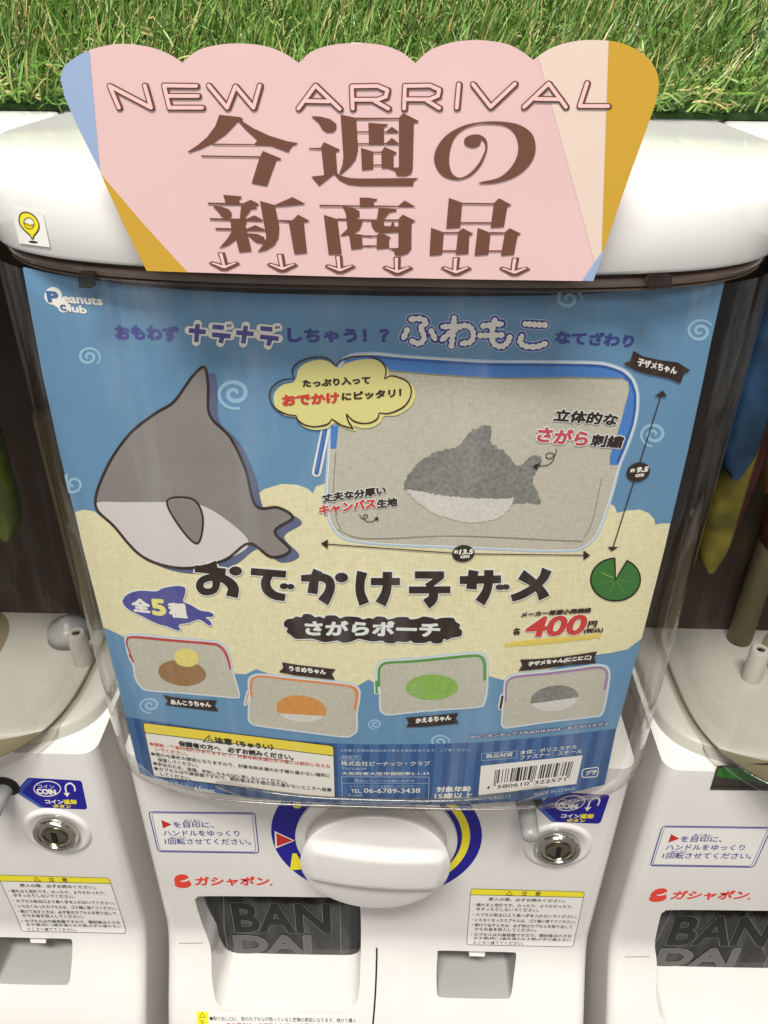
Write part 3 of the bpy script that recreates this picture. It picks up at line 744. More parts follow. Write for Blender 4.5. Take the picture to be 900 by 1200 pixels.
# swirls
def swirl(cx, cy, r, a0, turns=1.75, flip=1, ry=0.86, wd=0.24):
    pts = [(cx+flip*r*(0.14+0.86*t)*math.cos(a0+turns*2*math.pi*t), cy+ry*r*(0.14+0.86*t)*math.sin(a0+turns*2*math.pi*t)) for t in np.linspace(0, 1, 46)]
    p = PP(); p.stroke(pts, [r*wd*0.7, r*wd, r*wd, r*wd*0.6], 'swirl_ink', 1); p.done('swirl', poster)
swirl(104, 418, 14, 2.3); swirl(275, 461, 21, 3.4, flip=-1); swirl(820, 388, 16.0, 1.0); swirl(766, 509, 16.5, 3.0, flip=-1); swirl(666, 350, 16, 2.6, 1.6); swirl(176, 826, 13, 3.2, flip=-1, ry=0.72)
swirl(440, 848.5, 9, 3.3, flip=-1, ry=0.7); swirl(515, 869, 12, 2.0, ry=0.7)
pts = [(86+14*(0.14+0.86*t)*math.cos(1.5+9*t), 567+13*(0.14+0.86*t)*math.sin(1.5+9*t)) for t in np.linspace(0, 1, 46)]
p = PP(); p.stroke([(max(q[0], 79.5+(q[1]-567)*0.235), q[1]) for q in pts], 3.2, 'swirl_ink', 1, cap=False)
p.done('swirl', poster)
# publisher's mark
zl = Z(0, 280, 7.5)
p = PP(None)
p.poly(ellipse(*zl([(468, 500)])[0], 10.2, 10.4), 'white_ink', 1); p.poly(ellipse(*zl([(560, 598)])[0], 6.6, 6.4), 'white_ink', 1.4)
p.poly(zl([(440, 560), (540, 520), (600, 580), (520, 610)]), 'white_ink', 1.7)
T(p, zl, 'P', (430, 548), (520, 553), 12.2, 'band_ink', 3, bold=0.02, fat=0.9); T(p, zl, 'C', (538, 622), (584, 626), 6.4, 'band_ink', 3, bold=0.02, fat=0.6)
T(p, zl, 'eanuts', (556, 556), (905, 582), 8.6, 'white_ink', 2, bold=0.02, fat=0.5); T(p, zl, 'lub', (612, 636), (766, 656), 8.6, 'white_ink', 2, bold=0.02, fat=0.55)
p.done('publisher_mark', poster)
# headline
p = PP(None)
zh = Z(125, 360, 4.0909)
T(p, zh, 'おもわず', (48, 152), (345, 160), 17, 'violet_ink', 2, bold=0.02, fat=1.0, jit=0.06)
nade = [[(395, 110), (475, 118)], [(437, 80), (430, 165)], [(508, 92), (562, 97)], [(506, 130), (594, 138)], [(556, 138), (546, 170)], [(578, 82), (585, 94)], [(591, 80), (597, 92)], [(622, 120), (705, 127)], [(668, 88), (655, 172)], [(738, 100), (795, 105)], [(736, 140), (825, 150)], [(786, 150), (774, 182)], [(810, 90), (817, 102)], [(823, 89), (829, 100)]]
for k, s_ in enumerate(nade):
    thin = k in (5, 6, 12, 13)
    p.stroke(zh(s_), 7.2 if thin else 10.0, 'white_ink', 2+0.05*k, cap=True)
for k, s_ in enumerate(nade):
    thin = k in (5, 6, 12, 13)
    p.stroke(zh(s_), 2.0 if thin else 5.4, 'violet_ink', 3+0.05*k, cap=False)
T(p, Z(325, 360, 6), 'しちゃう！？', (80, 244), (778, 248), 15.5, 'navy_ink', 2, bold=0.02, fat=0.9, jit=0.05)
T(p, Z(620, 370, 4.5), 'なてざわり', (138, 142), (545, 162), 14.5, 'navy_ink', 2, bold=0.02, fat=0.8, jit=0.06)
p.done('headline', poster)
p = PP(None); zm = Z(460, 360, 4.5)
fuwa = [[(98, 62), (150, 60), (176, 80), (150, 106), (160, 135), (165, 168), (138, 190), (104, 178)], [(77, 120), (58, 160)], [(205, 126), (224, 166)], [(325, 56), (320, 120), (310, 202)], [(264, 102), (345, 98)], [(260, 170), (315, 126), (370, 96), (410, 106), (426, 142), (412, 180), (366, 190)], [(540, 66), (524, 130), (532, 186), (570, 206), (604, 186), (618, 156)], [(478, 97), (576, 86)], [(464, 148), (576, 145)], [(700, 86), (750, 90), (802, 92)], [(682, 150), (672, 180), (700, 204), (760, 206), (806, 190)]]
for lay, wd, mat in ((1, 12.5, 'paleblue_ink'), (2, 10.6, 'navy_ink')):
    for k, s_ in enumerate(fuwa): p.stroke(zm(s_), wd, mat, lay+0.06*k, smooth=6)
for k, s_ in enumerate(fuwa):
    q = spline(zm(s_), 10); ln = sum(math.dist(q[i], q[i+1]) for i in range(len(q)-1)); n = max(int(ln/1.0), 6)
    t = np.linspace(0, len(q)-1, n); q = [(np.interp(a, range(len(q)), [c[0] for c in q]), np.interp(a, range(len(q)), [c[1] for c in q])) for a in t]
    wdt = [6.2+1.3*math.sin(i*1.15+k) for i in range(n)]
    p.stroke(q, wdt, 'white_ink', 3.2+0.06*k)
p.done('fluffy_lettering', poster)
# plain two-tone figure at the left
p = PP()
fishy = spline([(112, 590), (126, 546), (152, 508), (182, 484), (204, 470), (226, 440), (240, 430), (244, 452), (246, 486), (270, 512), (288, 550), (300, 592), (326, 594), (343, 606), (322, 622), (340, 644), (318, 652), (292, 636), (262, 656), (214, 665), (168, 652), (134, 616)], 6, True)
p.poly([(x+11, y+7) for x, y in fishy], 'shadow_blue_ink', 2)
belly = spline([(112, 590), (150, 588), (190, 588), (230, 590), (262, 606), (292, 636), (262, 656), (214, 665), (168, 652), (134, 616)], 6, True)
p.poly(fishy, 'figure_grey_ink', 3); p.poly(belly, 'figure_white_ink', 4)
p.stroke(fishy, 3.0, 'brown_ink', 5, closed=True)
pf = spline([(196, 586), (226, 584), (238, 606), (232, 636), (212, 618)], 5, True); p.poly(pf, 'figure_grey_ink', 5); p.stroke(pf, 2.2, 'brown_ink', 6, closed=True)
p.done('plain_figure', poster)
# speech bubble
zb = Z(310, 410, 5)
p = PP()
p.poly(spline(zb([(190, 150), (200, 110), (240, 75), (310, 55), (370, 62), (410, 90), (445, 103), (480, 75), (550, 55), (630, 50), (690, 70), (725, 110), (735, 150), (780, 150), (830, 170), (870, 210), (885, 255), (870, 310), (830, 350), (770, 380), (700, 385), (680, 420), (630, 450), (570, 455), (520, 440), (540, 472), (470, 455), (410, 425), (370, 455), (300, 465), (240, 450), (200, 420), (185, 390), (120, 380), (70, 340), (55, 290), (65, 240), (110, 200), (170, 185)]), 3, True), 'bubble_ink', 7)
bo = [[(172, 162), (165, 110), (200, 70), (260, 45), (330, 38), (385, 55), (418, 90)], [(418, 90), (450, 58), (510, 38), (580, 32), (640, 40), (690, 70), (712, 110), (705, 165)], [(705, 165), (740, 148), (790, 158), (835, 180), (858, 220), (855, 270), (825, 320), (775, 352), (720, 368), (672, 365)], [(672, 365), (660, 400), (620, 422), (570, 425), (520, 410), (480, 370)], [(480, 370), (490, 410), (520, 458)], [(520, 458), (450, 435), (395, 400)], [(395, 400), (370, 430), (300, 445), (240, 435), (200, 410), (185, 380)], [(185, 380), (130, 372), (75, 345), (40, 305), (30, 255), (50, 210), (100, 175), (172, 162)]]
for k, s_ in enumerate(bo): p.stroke(zb(s_), [1.2, 2.0, 1.6, 2.1, 1.3], 'brown_ink', 8+0.1*k, smooth=5)
bub = p.done('speech_bubble', poster)
p = PP(None)
T(p, zb, 'たっぷり入って', (226, 214), (618, 192), 8.6, 'brown_ink', 9, bold=0.02, fat=0.55, jit=0.08)
T(p, zb, 'おでかけ', (110, 322), (436, 304), 12.0, 'red_ink', 9, bold=0.02, fat=0.9, jit=0.05)
T(p, zb, 'にピッタリ！', (456, 292), (800, 266), 9.0, 'brown_ink', 9, bold=0.02, fat=0.55, jit=0.06)
p.done('lettering', bub, lines=True)
# large pouch picture
pouch = [(404, 421), (436, 415.5), (476, 419), (565, 424.5), (626, 425), (693, 426), (711, 428), (729, 434.4), (740, 444.4), (745.5, 460), (745.5, 478), (742, 498), (733, 524), (724.4, 545), (715.6, 578), (704.4, 611), (695.5, 629), (682, 640), (667, 643), (627, 643), (582, 641), (520, 638.5), (476, 637), (432, 634), (405, 629), (394, 620), (387, 607), (384, 578), (386, 542), (387, 524), (391, 500), (396, 450)]
p = PP()
ps = spline(pouch, 4, True)
p.stroke(ps, 7.0, 'paleblue_ink', 2, closed=True); p.stroke(ps, 3.2, 'halo_ink', 2.6, closed=True)
p.stroke([(382, 502), (371, 553)], 11, 'halo_ink', 2.3)
p.poly(ps, 'canvas', 3.6)
zin = [(404, 421), (436, 415.5), (476, 419), (565, 424.5), (626, 425), (693, 426), (711, 428), (729, 434.4), (740, 444.4), (745.5, 460), (745.5, 478), (742, 498), (733, 524), (724.4, 544), (714.4, 544), (714.8, 533), (727, 495.5), (737, 457), (736, 447), (727, 442), (667, 441), (615, 442), (589, 442), (560, 441), (498, 436.7), (456, 433), (404, 430)]
p.poly(zin, 'zip_ink', 4.6)
p.stroke([(436, 417.5), (476, 421), (565, 426.5), (626, 427), (693, 428), (711, 430.2), (727.5, 436), (738, 446), (743.3, 460), (743.3, 478), (740, 497), (731, 522), (723, 541)], 2.4, 'zipdark_ink', 5.6, smooth=4, cap=False)
p.stroke([(404, 431.5), (456, 434), (498, 437.7), (560, 442), (615, 443), (667, 442), (727, 443)], 0.9, 'seam_ink', 5.2, cap=False)
p.poly([(388, 498), (397, 498), (394, 525), (387, 525)], 'zip_ink', 4.6); p.stroke([(381, 503), (371, 553)], 5.2, 'zipdark_ink', 4.6); p.stroke([(380.5, 505), (371, 551)], 2.0, 'zip_ink', 5.4)
p.stroke([(396, 620), (418, 629.5), (454, 630.5), (520, 627.5), (580, 629), (650, 632.5), (682, 633.5)], [0.8, 1.5, 1.2, 1.5, 1.2], 'seam_ink', 4.6, smooth=4)
p.stroke([(393.5, 530), (391, 575), (394, 606), (400, 620)], 1.0, 'seam_ink', 4.6, smooth=4); p.stroke([(705, 560), (694, 610), (684, 630)], 0.9, 'seam_ink', 4.6, smooth=4)
pic = p.done('pouch_picture', poster)
p = PP()
def fuzzy(cx, cy, rx, ry, rot, amp=1.6, n=150):
    r_ = np.random.default_rng(int(cx)); e = ellipse(cx, cy, rx, ry, n, rot); f = r_.uniform(-amp, amp, n)
    return [(x+f[i]*(x-cx)/rx, y+f[i]*(y-cy)/rx) for i, (x, y) in enumerate(e)]
def fuzz(pts, amp):
    r_ = np.random.default_rng(len(pts)); q = []
    for a, b in zip(pts, pts[1:]+pts[:1]):
        m_ = max(1, int(math.dist(a, b)/1.6)); q += [(a[0]+(b[0]-a[0])*i/m_, a[1]+(b[1]-a[1])*i/m_) for i in range(m_)]
    return [(x+r_.uniform(-amp, amp), y+r_.uniform(-amp, amp)) for x, y in q]
top_ = fuzz(spline([(474, 572), (484, 548), (508, 530), (536, 522), (552, 504), (574, 498), (576, 518), (596, 532), (606, 546), (626, 532), (634, 540), (624, 562), (634, 588), (618, 588), (590, 590), (540, 584), (500, 578)], 5, True), 1.3)
low_ = fuzz(spline([(476, 573), (500, 577), (540, 582), (590, 584), (602, 582), (590, 602), (564, 611), (530, 608), (500, 596)], 5, True), 1.0)
p.poly(top_, 'plush_grey_ink', 5.6); p.poly(low_, 'plush_white_ink', 6.2)
p.done('plush_patch', poster)
# call-outs on the pouch
p = PP(None)
zc = Z(600, 460, 5.625); zd = Z(360, 560, 5.625)
for fat, mat, lay in ((1.9, 'halo_ink', 7), (0.75, None, 8)):
    c = lambda m_: mat or m_
    n = 10 if mat else 6
    T(p, zc, '立体的な', (272, 180), (680, 212), 13.6, c('brown_ink'), lay, bold=0.02, fat=fat, slant=0.16, copies=n)
    T(p, zc, 'さがら', (160, 316), (488, 344), 17.0, c('rose_ink'), lay, bold=0.02, fat=fat*1.25, jit=0.05, slant=0.1, copies=n)
    T(p, zc, '刺繍', (512, 346), (716, 362), 14.0, c('brown_ink'), lay, bold=0.02, fat=fat, slant=0.12, copies=n)
    T(p, zd, '丈夫な分厚い', (104, 154), (516, 100), 9.2, c('brown_ink'), lay, bold=0.02, fat=fat*0.8, jit=0.05, copies=n)
    T(p, zd, 'キャンバス', (84, 238), (450, 194), 11.2, c('red_ink'), lay, bold=0.02, fat=fat*0.9, jit=0.05, copies=n)
    T(p, zd, '生地', (462, 192), (592, 176), 9.4, c('brown_ink'), lay, bold=0.02, fat=fat*0.8, copies=n)
p.stroke(zc([(292, 368), (285, 400), (255, 430), (228, 425), (225, 402), (250, 392), (275, 405), (270, 440), (235, 472), (175, 480)]), 1.0, 'brown_ink', 7, smooth=5); p.poly(zc([(135, 478), (180, 455), (162, 508)]), 'brown_ink', 8)
p.stroke(zd([(345, 236), (360, 262), (385, 262), (398, 246), (385, 236), (370, 250), (385, 278), (420, 284), (452, 270)]), 0.9, 'brown_ink', 7, smooth=5); p.poly(zd([(470, 278), (440, 262), (466, 248)]), 'brown_ink', 8)
p.done('callout_lettering', poster)
# dimension arrows
p = PP(None)
p.stroke([(384, 636.8), (540, 648), (685, 649.8)], 1.2, 'brown_ink', 6, cap=False); p.poly([(376, 636), (384.5, 631), (384, 642.3)], 'brown_ink', 6.4); p.poly([(691.5, 650), (683.5, 644), (683.5, 655.5)], 'brown_ink', 6.4)
p.poly(ellipse(542.8, 647.6, 13.2, 9.9, 36, -6), 'brown_ink', 7)
p.text('約', (532, 647.5), (536.5, 647.5), 4.2, 'white_ink', 8, fat=0.25); p.text('13.5', (538, 648.5), (553.5, 647.8), 5.4, 'white_ink', 8, bold=0.02, fat=0.5, slant=0.15); p.text('cm', (539.5, 653), (549.5, 652.5), 3.0, 'white_ink', 8, bold=0.02, fat=0.35)
p.done('dimension_arrow', poster); p = PP()
p.stroke([(774, 464), (718, 641)], 1.3, 'brown_ink', 6, cap=False); p.poly([(776.4, 456.7), (766.7, 463.8), (781.2, 464)], 'brown_ink', 6.4); p.poly([(711.6, 639.8), (724.6, 640), (716.6, 645)], 'brown_ink', 6.4)
p.poly(ellipse(747.6, 552.3, 14, 11, 36, -18), 'brown_ink', 7)
p.text('約', (738, 552.5), (743, 552), 4.2, 'white_ink', 8, fat=0.25); p.text('9.5', (745, 552.6), (758, 551.5), 5.8, 'white_ink', 8, bold=0.02, fat=0.55, slant=0.15); p.text('cm', (744, 558), (753.5, 557.2), 3.2, 'white_ink', 8, bold=0.02, fat=0.35)
p.done('dimension_arrow', poster)
# little ribbons with the names
def ribbon(zz, pts, s_, a, b, h, sl=0.0):
    p = PP(None); p.poly(spline(zz(pts), 1, True), 'brown_ink', 6); p.stroke(zz(pts), 1.0, 'brown_ink', 6.4, closed=True)
    o = p.done('name_ribbon', poster)
    p = PP(None); T(p, zz, s_, a, b, h, 'white_ink', 7.4, bold=0.02, fat=0.42, jit=0.05); p.done('lettering', o)
ribbon(Z(620, 370, 4.5), [(550, 185), (600, 215), (700, 235), (780, 245), (845, 285), (815, 300), (795, 350), (740, 325), (640, 305), (570, 285), (500, 250), (535, 235)], '子ザメちゃん', (568, 258), (772, 306), 8.4)
za = Z(130, 670, 5.625); zu = Z(270, 765, 5.625); zg = Z(430, 760, 5.625); zp = Z(570, 755, 5.625)
ribbon(za, [(348, 810), (420, 825), (540, 840), (695, 845), (680, 875), (705, 912), (600, 900), (480, 885), (365, 870), (380, 845)], 'あんこうちゃん', (400, 868), (662, 886), 5.6)
ribbon(zu, [(345, 60), (450, 78), (560, 90), (690, 105), (665, 130), (685, 170), (560, 155), (430, 140), (325, 120), (352, 95)], 'うさめちゃん', (390, 112), (630, 136), 5.6)
ribbon(zg, [(262, 452), (420, 440), (520, 430), (598, 422), (582, 455), (600, 485), (500, 495), (400, 505), (262, 510), (280, 485)], 'かえるちゃん', (322, 486), (552, 464), 5.6)
ribbon(zp, [(225, 98), (320, 95), (450, 85), (600, 65), (725, 45), (708, 78), (718, 115), (550, 130), (350, 155), (215, 168), (240, 130)], '子ザメちゃん(にこにこ)', (272, 142), (685, 96), 5.6)
# title
p = PP(None)
t1, t2, t3 = Z(220, 645, 6), Z(355, 645, 6), Z(500, 645, 6)
title = [(t1, [(52, 122), (268, 146)], 44, 0), (t1, [(166, 80), (188, 130), (202, 200), (196, 258), (160, 284), (110, 280), (86, 246), (100, 208), (150, 186), (230, 186), (290, 216), (322, 262), (312, 320)], [62, 50, 54, 44, 42, 46, 48, 44, 44, 50, 60, 70, 76], 6),
    (t1, [(445, 142), (692, 162)], 44, 0), (t1, [(580, 160), (550, 212), (562, 270), (612, 310), (686, 326)], [46, 60, 62, 52, 44], 6),
    (t2, [(-12, 190), (60, 187), (130, 182), (182, 206), (194, 250), (178, 300), (142, 358)], [40, 46, 50, 58, 60, 62, 76], 6), (t2, [(106, 135), (82, 200), (68, 296)], [62, 60, 66], 4),
    (t2, [(418, 145), (404, 210), (404, 290), (432, 370)], [66, 58, 58, 66], 5), (t2, [(478, 213), (682, 213)], 46, 0), (t2, [(594, 145), (592, 240), (580, 300), (546, 370)], [60, 58, 60, 72], 5),
    (t3, [(-83, 166), (122, 166)], 46, 0), (t3, [(98, 176), (50, 216), (-2, 246)], [44, 40, 34], 3), (t3, [(-125, 272), (166, 270)], 44, 0), (t3, [(14, 240), (46, 290), (40, 336), (-4, 372)], [46, 58, 62, 70], 5),
    (t3, [(232, 202), (522, 196)], 50, 0), (t3, [(330, 135), (320, 200), (314, 265)], [64, 62, 68], 3), (t3, [(436, 132), (434, 220), (416, 290), (374, 360)], [60, 56, 58, 68], 5),
    (t3, [(844, 128), (816, 190), (742, 262), (662, 308), (596, 330)], [66, 56, 50, 50, 44], 5), (t3, [(662, 162), (740, 214), (796, 270), (826, 328)], [70, 56, 58, 76], 5)]
dots = [(t1, 338, 138, 45, 32), (t1, 678, 245, 30, 21), (t1, 724, 248, 27, 19), (t2, 272, 184, 46, 34), (t3, 515, 252, 32, 20), (t3, 556, 250, 28, 19)]
sw = lambda wd, ad: [x*1.1/6+ad for x in wd] if isinstance(wd, list) else wd*1.1/6+ad
for lay, ad, mat in ((5, 3.0, 'halo_ink'), (6.6, 0, 'brown_ink')):
    for k, (zz, s_, wd, sm) in enumerate(title):
        q = zz(s_)
        if ad:
            for i, j in ((0, 1), (-1, -2)):
                d = np.array(q[i])-np.array(q[j]); d /= np.linalg.norm(d); q[i] = tuple(np.array(q[i])+d*1.5)
        p.stroke(q, sw(wd, ad), mat, lay+0.05*k, smooth=sm, cap=False)
    for k, (zz, x, y, rx, ry) in enumerate(dots): p.poly(ellipse(*zz([(x, y)])[0], rx/6+ad/2, ry/6+ad/2), mat, lay+0.95+0.04*k)
p.done('title_lettering', poster)
zs_ = Z(320, 705, 3.75)
p = PP(); blob = [(48, 90), (60, 75), (90, 70), (100, 62), (125, 65), (135, 52), (165, 52), (185, 65), (205, 62), (225, 70), (235, 58), (275, 58), (295, 70), (320, 62), (375, 65), (395, 75), (420, 68), (440, 72), (455, 62), (490, 65), (505, 75), (530, 70), (545, 65), (590, 65), (605, 75), (640, 70), (660, 62), (700, 68), (715, 75), (740, 68), (790, 68), (803, 85), (822, 98), (818, 112), (830, 125), (825, 148), (790, 155), (765, 165), (750, 160), (740, 178), (705, 180), (690, 170), (665, 178), (620, 178), (605, 168), (585, 175), (545, 172), (530, 180), (495, 178), (480, 168), (440, 172), (400, 165), (375, 160), (345, 172), (310, 178), (285, 168), (255, 172), (225, 175), (200, 168), (175, 160), (150, 160), (100, 160), (80, 145), (60, 130), (65, 115), (50, 105)]
bs = spline(zs_(blob), 3, True); p.stroke(bs, 2.6, 'halo_ink', 5, closed=True); p.poly(bs, 'brown_ink', 6)
o = p.done('title_cloud', poster)
p = PP(None); T(p, zs_, 'さがらポーチ', (144, 142), (730, 148), 16.4, 'halo_ink', 7, bold=0.02, fat=1.05, jit=0.04); p.done('lettering', o)
# count badge: a plain fish
p = PP()
fish = spline(za([(80, 200), (90, 165), (130, 135), (200, 120), (300, 125), (340, 105), (420, 90), (470, 92), (492, 105), (488, 150), (478, 190), (530, 215), (590, 250), (650, 260), (678, 278), (665, 292), (625, 295), (655, 320), (665, 345), (640, 345), (585, 310), (520, 330), (450, 345), (458, 375), (440, 382), (370, 355), (300, 335), (200, 285), (120, 245)]), 3, True)
p.stroke(fish, 2.6, 'halo_ink', 5, closed=True); p.poly(fish, 'violet_ink', 6)
o = p.done('count_badge', poster)
p = PP(None)
T(p, za, '全', (152, 252), (264, 264), 15, 'white_ink', 7, bold=0.02, fat=1.0); T(p, za, '5', (284, 276), (366, 282), 18, 'lemon_ink', 7, bold=0.02, fat=1.4); T(p, za, '種', (394, 290), (504, 300), 16.5, 'white_ink', 7, bold=0.02, fat=1.0)
p.done('lettering', o)
# price
zq = Z(590, 700, 6.923)
p = PP(None)
sc = []
for k in range(44):
    t = k/43; sc.append((18+t*760, 385-t*75+(14 if k % 2 else -20)*(0.6+0.4*math.sin(k*2.1))))
p.stroke(zq(sc), 2.6, 'scribble_ink', 4)
p.stroke(zq([(20, 385), (200, 365), (450, 345), (700, 320), (790, 302)]), [3, 7, 6, 5, 2], 'scribble_ink', 3)
for fat, mat, lay, n in ((2.3, 'halo_ink', 5, 12), (1.25, 'red_ink', 6, 10)):
    T(p, zq, '400', (170, 316), (640, 290), 22.5, mat, lay, bold=0.02, fat=fat, slant=0.16, copies=n)
T(p, zq, 'メーカー希望小売価格', (140, 152), (704, 114), 5.4, 'brown_ink', 7.5, bold=0.02, fat=0.45, slant=0.15); T(p, zq, '各', (76, 296), (136, 294), 7.4, 'brown_ink', 6, bold=0.02, fat=0.5); T(p, zq, '円', (680, 236), (748, 232), 6.8, 'brown_ink', 6, bold=0.02, fat=0.5, slant=0.1); T(p, zq, '(税込)', (646, 290), (800, 280), 6.0, 'brown_ink', 6, bold=0.02, fat=0.3, slant=0.15)
p.done('price_lettering', poster)
# green figure by the arrow
p = PP(); zz = Z(690, 620, 3.5286); c = zz([(110, 206)])[0]
pad = ellipse(c[0], c[1], 29, 25, 44, 0, -62, 268)+[c]
p.poly(pad, 'green_ink', 4); p.stroke(pad, 1.7, 'brown_ink', 5, closed=True)
for a in (10, 60, 110, 160, 210): p.stroke([(c[0]+4*math.cos(math.radians(a)), c[1]+4*math.sin(math.radians(a))), (c[0]+21*math.cos(math.radians(a)), c[1]+18*math.sin(math.radians(a)))], [1.6, 0.7], 'plush_green_ink', 5); p.done('plain_green_figure', poster)
# four small pouch pictures
def small_pouch(zz, out, zipm, zl_, zw, pull, pw, pm_, patches):
    p = PP(); q = spline(zz(out), 4, True)
    p.stroke(q, 4.4, 'paleblue_ink', 3, closed=True); p.stroke(q, 2.0, 'halo_ink', 3.6, closed=True)
    if pull: p.stroke(zz(pull), pw+3, 'halo_ink', 3.3)
    p.poly(q, 'canvas', 4.4)
    p.stroke([(x, y) for x, y in zz(zl_)], zw, zipm, 5.2, smooth=4, cap=False)
    if pull: p.stroke(zz(pull), pw, pm_, 5.4)
    for (cx, cy, rx, ry, rot, mt, low) in patches:
        c = zz([(cx, cy)])[0]; e = fuzzy(c[0], c[1], rx/5.625, ry/5.625, rot, 0.5, 90)
        if low:
            a, b = (c[0]-40, c[1]+low[0]), (c[0]+40, c[1]+low[1])
            p.poly(clip_below(e, a, b, keep_left=False), mt, 5.4); p.poly(clip_below(e, a, b), 'plush_white_ink', 5.4)
        else: p.poly(e, mt, 5.4 if mt != 'plush_yellow_ink' else 6.0)
    p.done('small_pouch_picture', poster)
small_pouch(za, [(100, 440), (115, 420), (200, 418), (400, 440), (650, 460), (710, 470), (750, 500), (780, 560), (795, 640), (840, 800), (820, 822), (700, 812), (450, 790), (250, 775), (200, 750), (165, 690), (155, 620), (120, 540)], 'zip_red_ink', [(150, 590), (108, 480), (110, 440), (135, 428), (200, 430), (400, 448), (640, 468), (706, 480), (750, 520), (776, 580), (788, 640)], [1.6, 2.2, 3.0, 3.2, 3.4, 2.4], [(122, 545), (148, 590)], 1.6, 'zip_red_ink', [(470, 662, 158, 84, 6, 'plush_brown_ink', None), (500, 562, 82, 60, 8, 'plush_yellow_ink', None)])
small_pouch(zu, [(125, 190), (145, 155), (210, 145), (400, 165), (650, 190), (800, 210), (840, 235), (848, 280), (830, 400), (830, 500), (800, 535), (740, 545), (500, 515), (200, 475), (140, 455), (125, 420), (130, 290)], 'zip_orange_ink', [(140, 285), (136, 200), (162, 158), (220, 151), (400, 172), (650, 197), (788, 217), (826, 242), (834, 290), (820, 370)], [2.6, 2.4, 2.4, 2.6, 4.0, 3.0], [(118, 255), (100, 335)], 1.4, 'zip_orange_ink', [(468, 366, 165, 88, 6, 'plush_orange_ink', (4, 9))])
small_pouch(zg, [(70, 160), (80, 110), (130, 80), (300, 70), (500, 50), (700, 32), (760, 38), (788, 80), (788, 250), (770, 350), (730, 378), (500, 395), (300, 412), (150, 428), (105, 415), (90, 380), (90, 270), (72, 230)], 'zip_green_ink', [(80, 245), (80, 140), (102, 102), (150, 88), (300, 80), (500, 61), (690, 43), (748, 50), (774, 92), (776, 205)], [3.0, 2.6, 3.0, 3.0, 4.2], [(62, 215), (65, 285)], 3.0, 'zip_green_ink', [(428, 250, 172, 84, -1, 'plush_green_ink', None)])
small_pouch(zp, [(125, 260), (140, 225), (200, 200), (400, 180), (600, 155), (720, 138), (780, 145), (805, 180), (800, 260), (775, 400), (750, 460), (700, 470), (400, 505), (150, 540), (115, 535), (105, 510), (115, 380)], 'zip_purple_ink', [(128, 375), (131, 260), (152, 228), (210, 208), (400, 190), (600, 165), (720, 149), (774, 158), (794, 192), (789, 240), (777, 295)], [2.4, 2.4, 2.8, 2.8, 3.4], [(105, 340), (92, 415)], 2.8, 'brown_ink', [(448, 352, 158, 84, -8, 'plush_grey_ink', (8, -3))])
# dark band and everything printed on it
band_top = [(147.5, 840), (200, 848), (270, 858.5), (330, 866), (393, 871), (430, 872.2), (460, 872), (510, 871.5), (564, 869.5), (620, 865), (670, 860), (722.5, 853.5)]
band_bot = [(708.7, 919)]+BOT
p = PP(); p.poly(band_top+[(721, 860)]+band_bot, 'band_ink', 2)
bx = [b[0] for b in band_top]; by = [b[1] for b in band_top]; cx_ = [b[0] for b in reversed(band_bot)]; cy_ = [b[1] for b in reversed(band_bot)]
def down(x):
    y0 = np.interp(x, bx, by); x2 = x
    for _ in range(12):
        y1 = np.interp(x2, cx_, cy_); x2 = x+(VP[0]-x)*(y1-y0)/(VP[1]-y0)
    return (x, y0), (x2, y1)
x = 156
while x < 716:
    a, b = down(x), down(x+8.5); p.poly([a[0], b[0], b[1], a[1]], 'stripe_ink', 3); x += 19.2
band = p.done('info_band', poster)
zc1 = Z(160, 840, 3.75)
p = PP(); BX = zc1([(28, 22), (866, 124), (873, 356), (76, 258)]); bq = rrect(BX, 4)
p.poly(bq, 'white_ink', 4.4); hl = zc1([(36, 66), (868, 168)]); p.poly(clip_below(bq, *hl, keep_left=False), 'yellow_ink', 5.2)
p.stroke(bq, 0.9, 'black_ink', 6, closed=True); p.stroke(hl, 0.7, 'black_ink', 6, cap=False)
cb = p.done('caution_box', poster)
p = PP(None)
p.stroke(zc1([(294, 104), (318, 78), (340, 110)]), 0.9, 'black_ink', 7, closed=True); p.stroke(zc1([(318, 88), (317, 99)]), 0.8, 'black_ink', 7)
T(p, zc1, '注意', (345, 110), (422, 120), 7.0, 'black_ink', 7, bold=0.02, fat=0.35); T(p, zc1, '（ちゅうい）', (440, 124), (600, 142), 6.6, 'black_ink', 7, bold=0.02, fat=0.35)
T(p, zc1, '保護者の方へ　必ずお読みください。', (188, 124), (690, 186), 6.2, 'black_ink', 7, bold=0.02, fat=0.25, sag=0.2); p.stroke(zc1([(188, 130), (440, 163), (690, 191)]), 0.45, 'black_ink', 7, cap=False)
for s_, a, b, mt in (('●誤飲・窒息の危険がありますので、対象年齢未満のお子様には絶対に与えな', (60, 122), (852, 222), 'red_ink'), ('いでください。', (86, 146), (226, 168), 'red_ink'), ('●思わぬ事故の原因となりますので、対象年齢未満のお子様の届かない場所に', (66, 166), (852, 264), 'black_ink'), ('保管してください。', (96, 192), (272, 218), 'black_ink'), ('●安全のため、破損、変形したものは使用しないでください。', (76, 208), (662, 290), 'black_ink'), ('●カプセルは包装容器ですので、開封後はお子様の目の届かないところへ破棄', (80, 230), (858, 326), 'black_ink'), ('してください。', (108, 254), (242, 276), 'black_ink')):
    T(p, zc1, s_, a, b, 4.6, mt, 7, bold=0.022, sag=1.6 if b[0]-a[0] > 500 else 0.2)
p.done('lettering', cb, lines=True)
p = PP(None)
T(p, zc1, 'カプセルサイズ：', (84, 280), (240, 312), 5.4, 'paleblue_ink', 5, bold=0.016); T(p, zc1, '65mm', (258, 322), (345, 334), 6.0, 'white_ink', 5, bold=0.02)
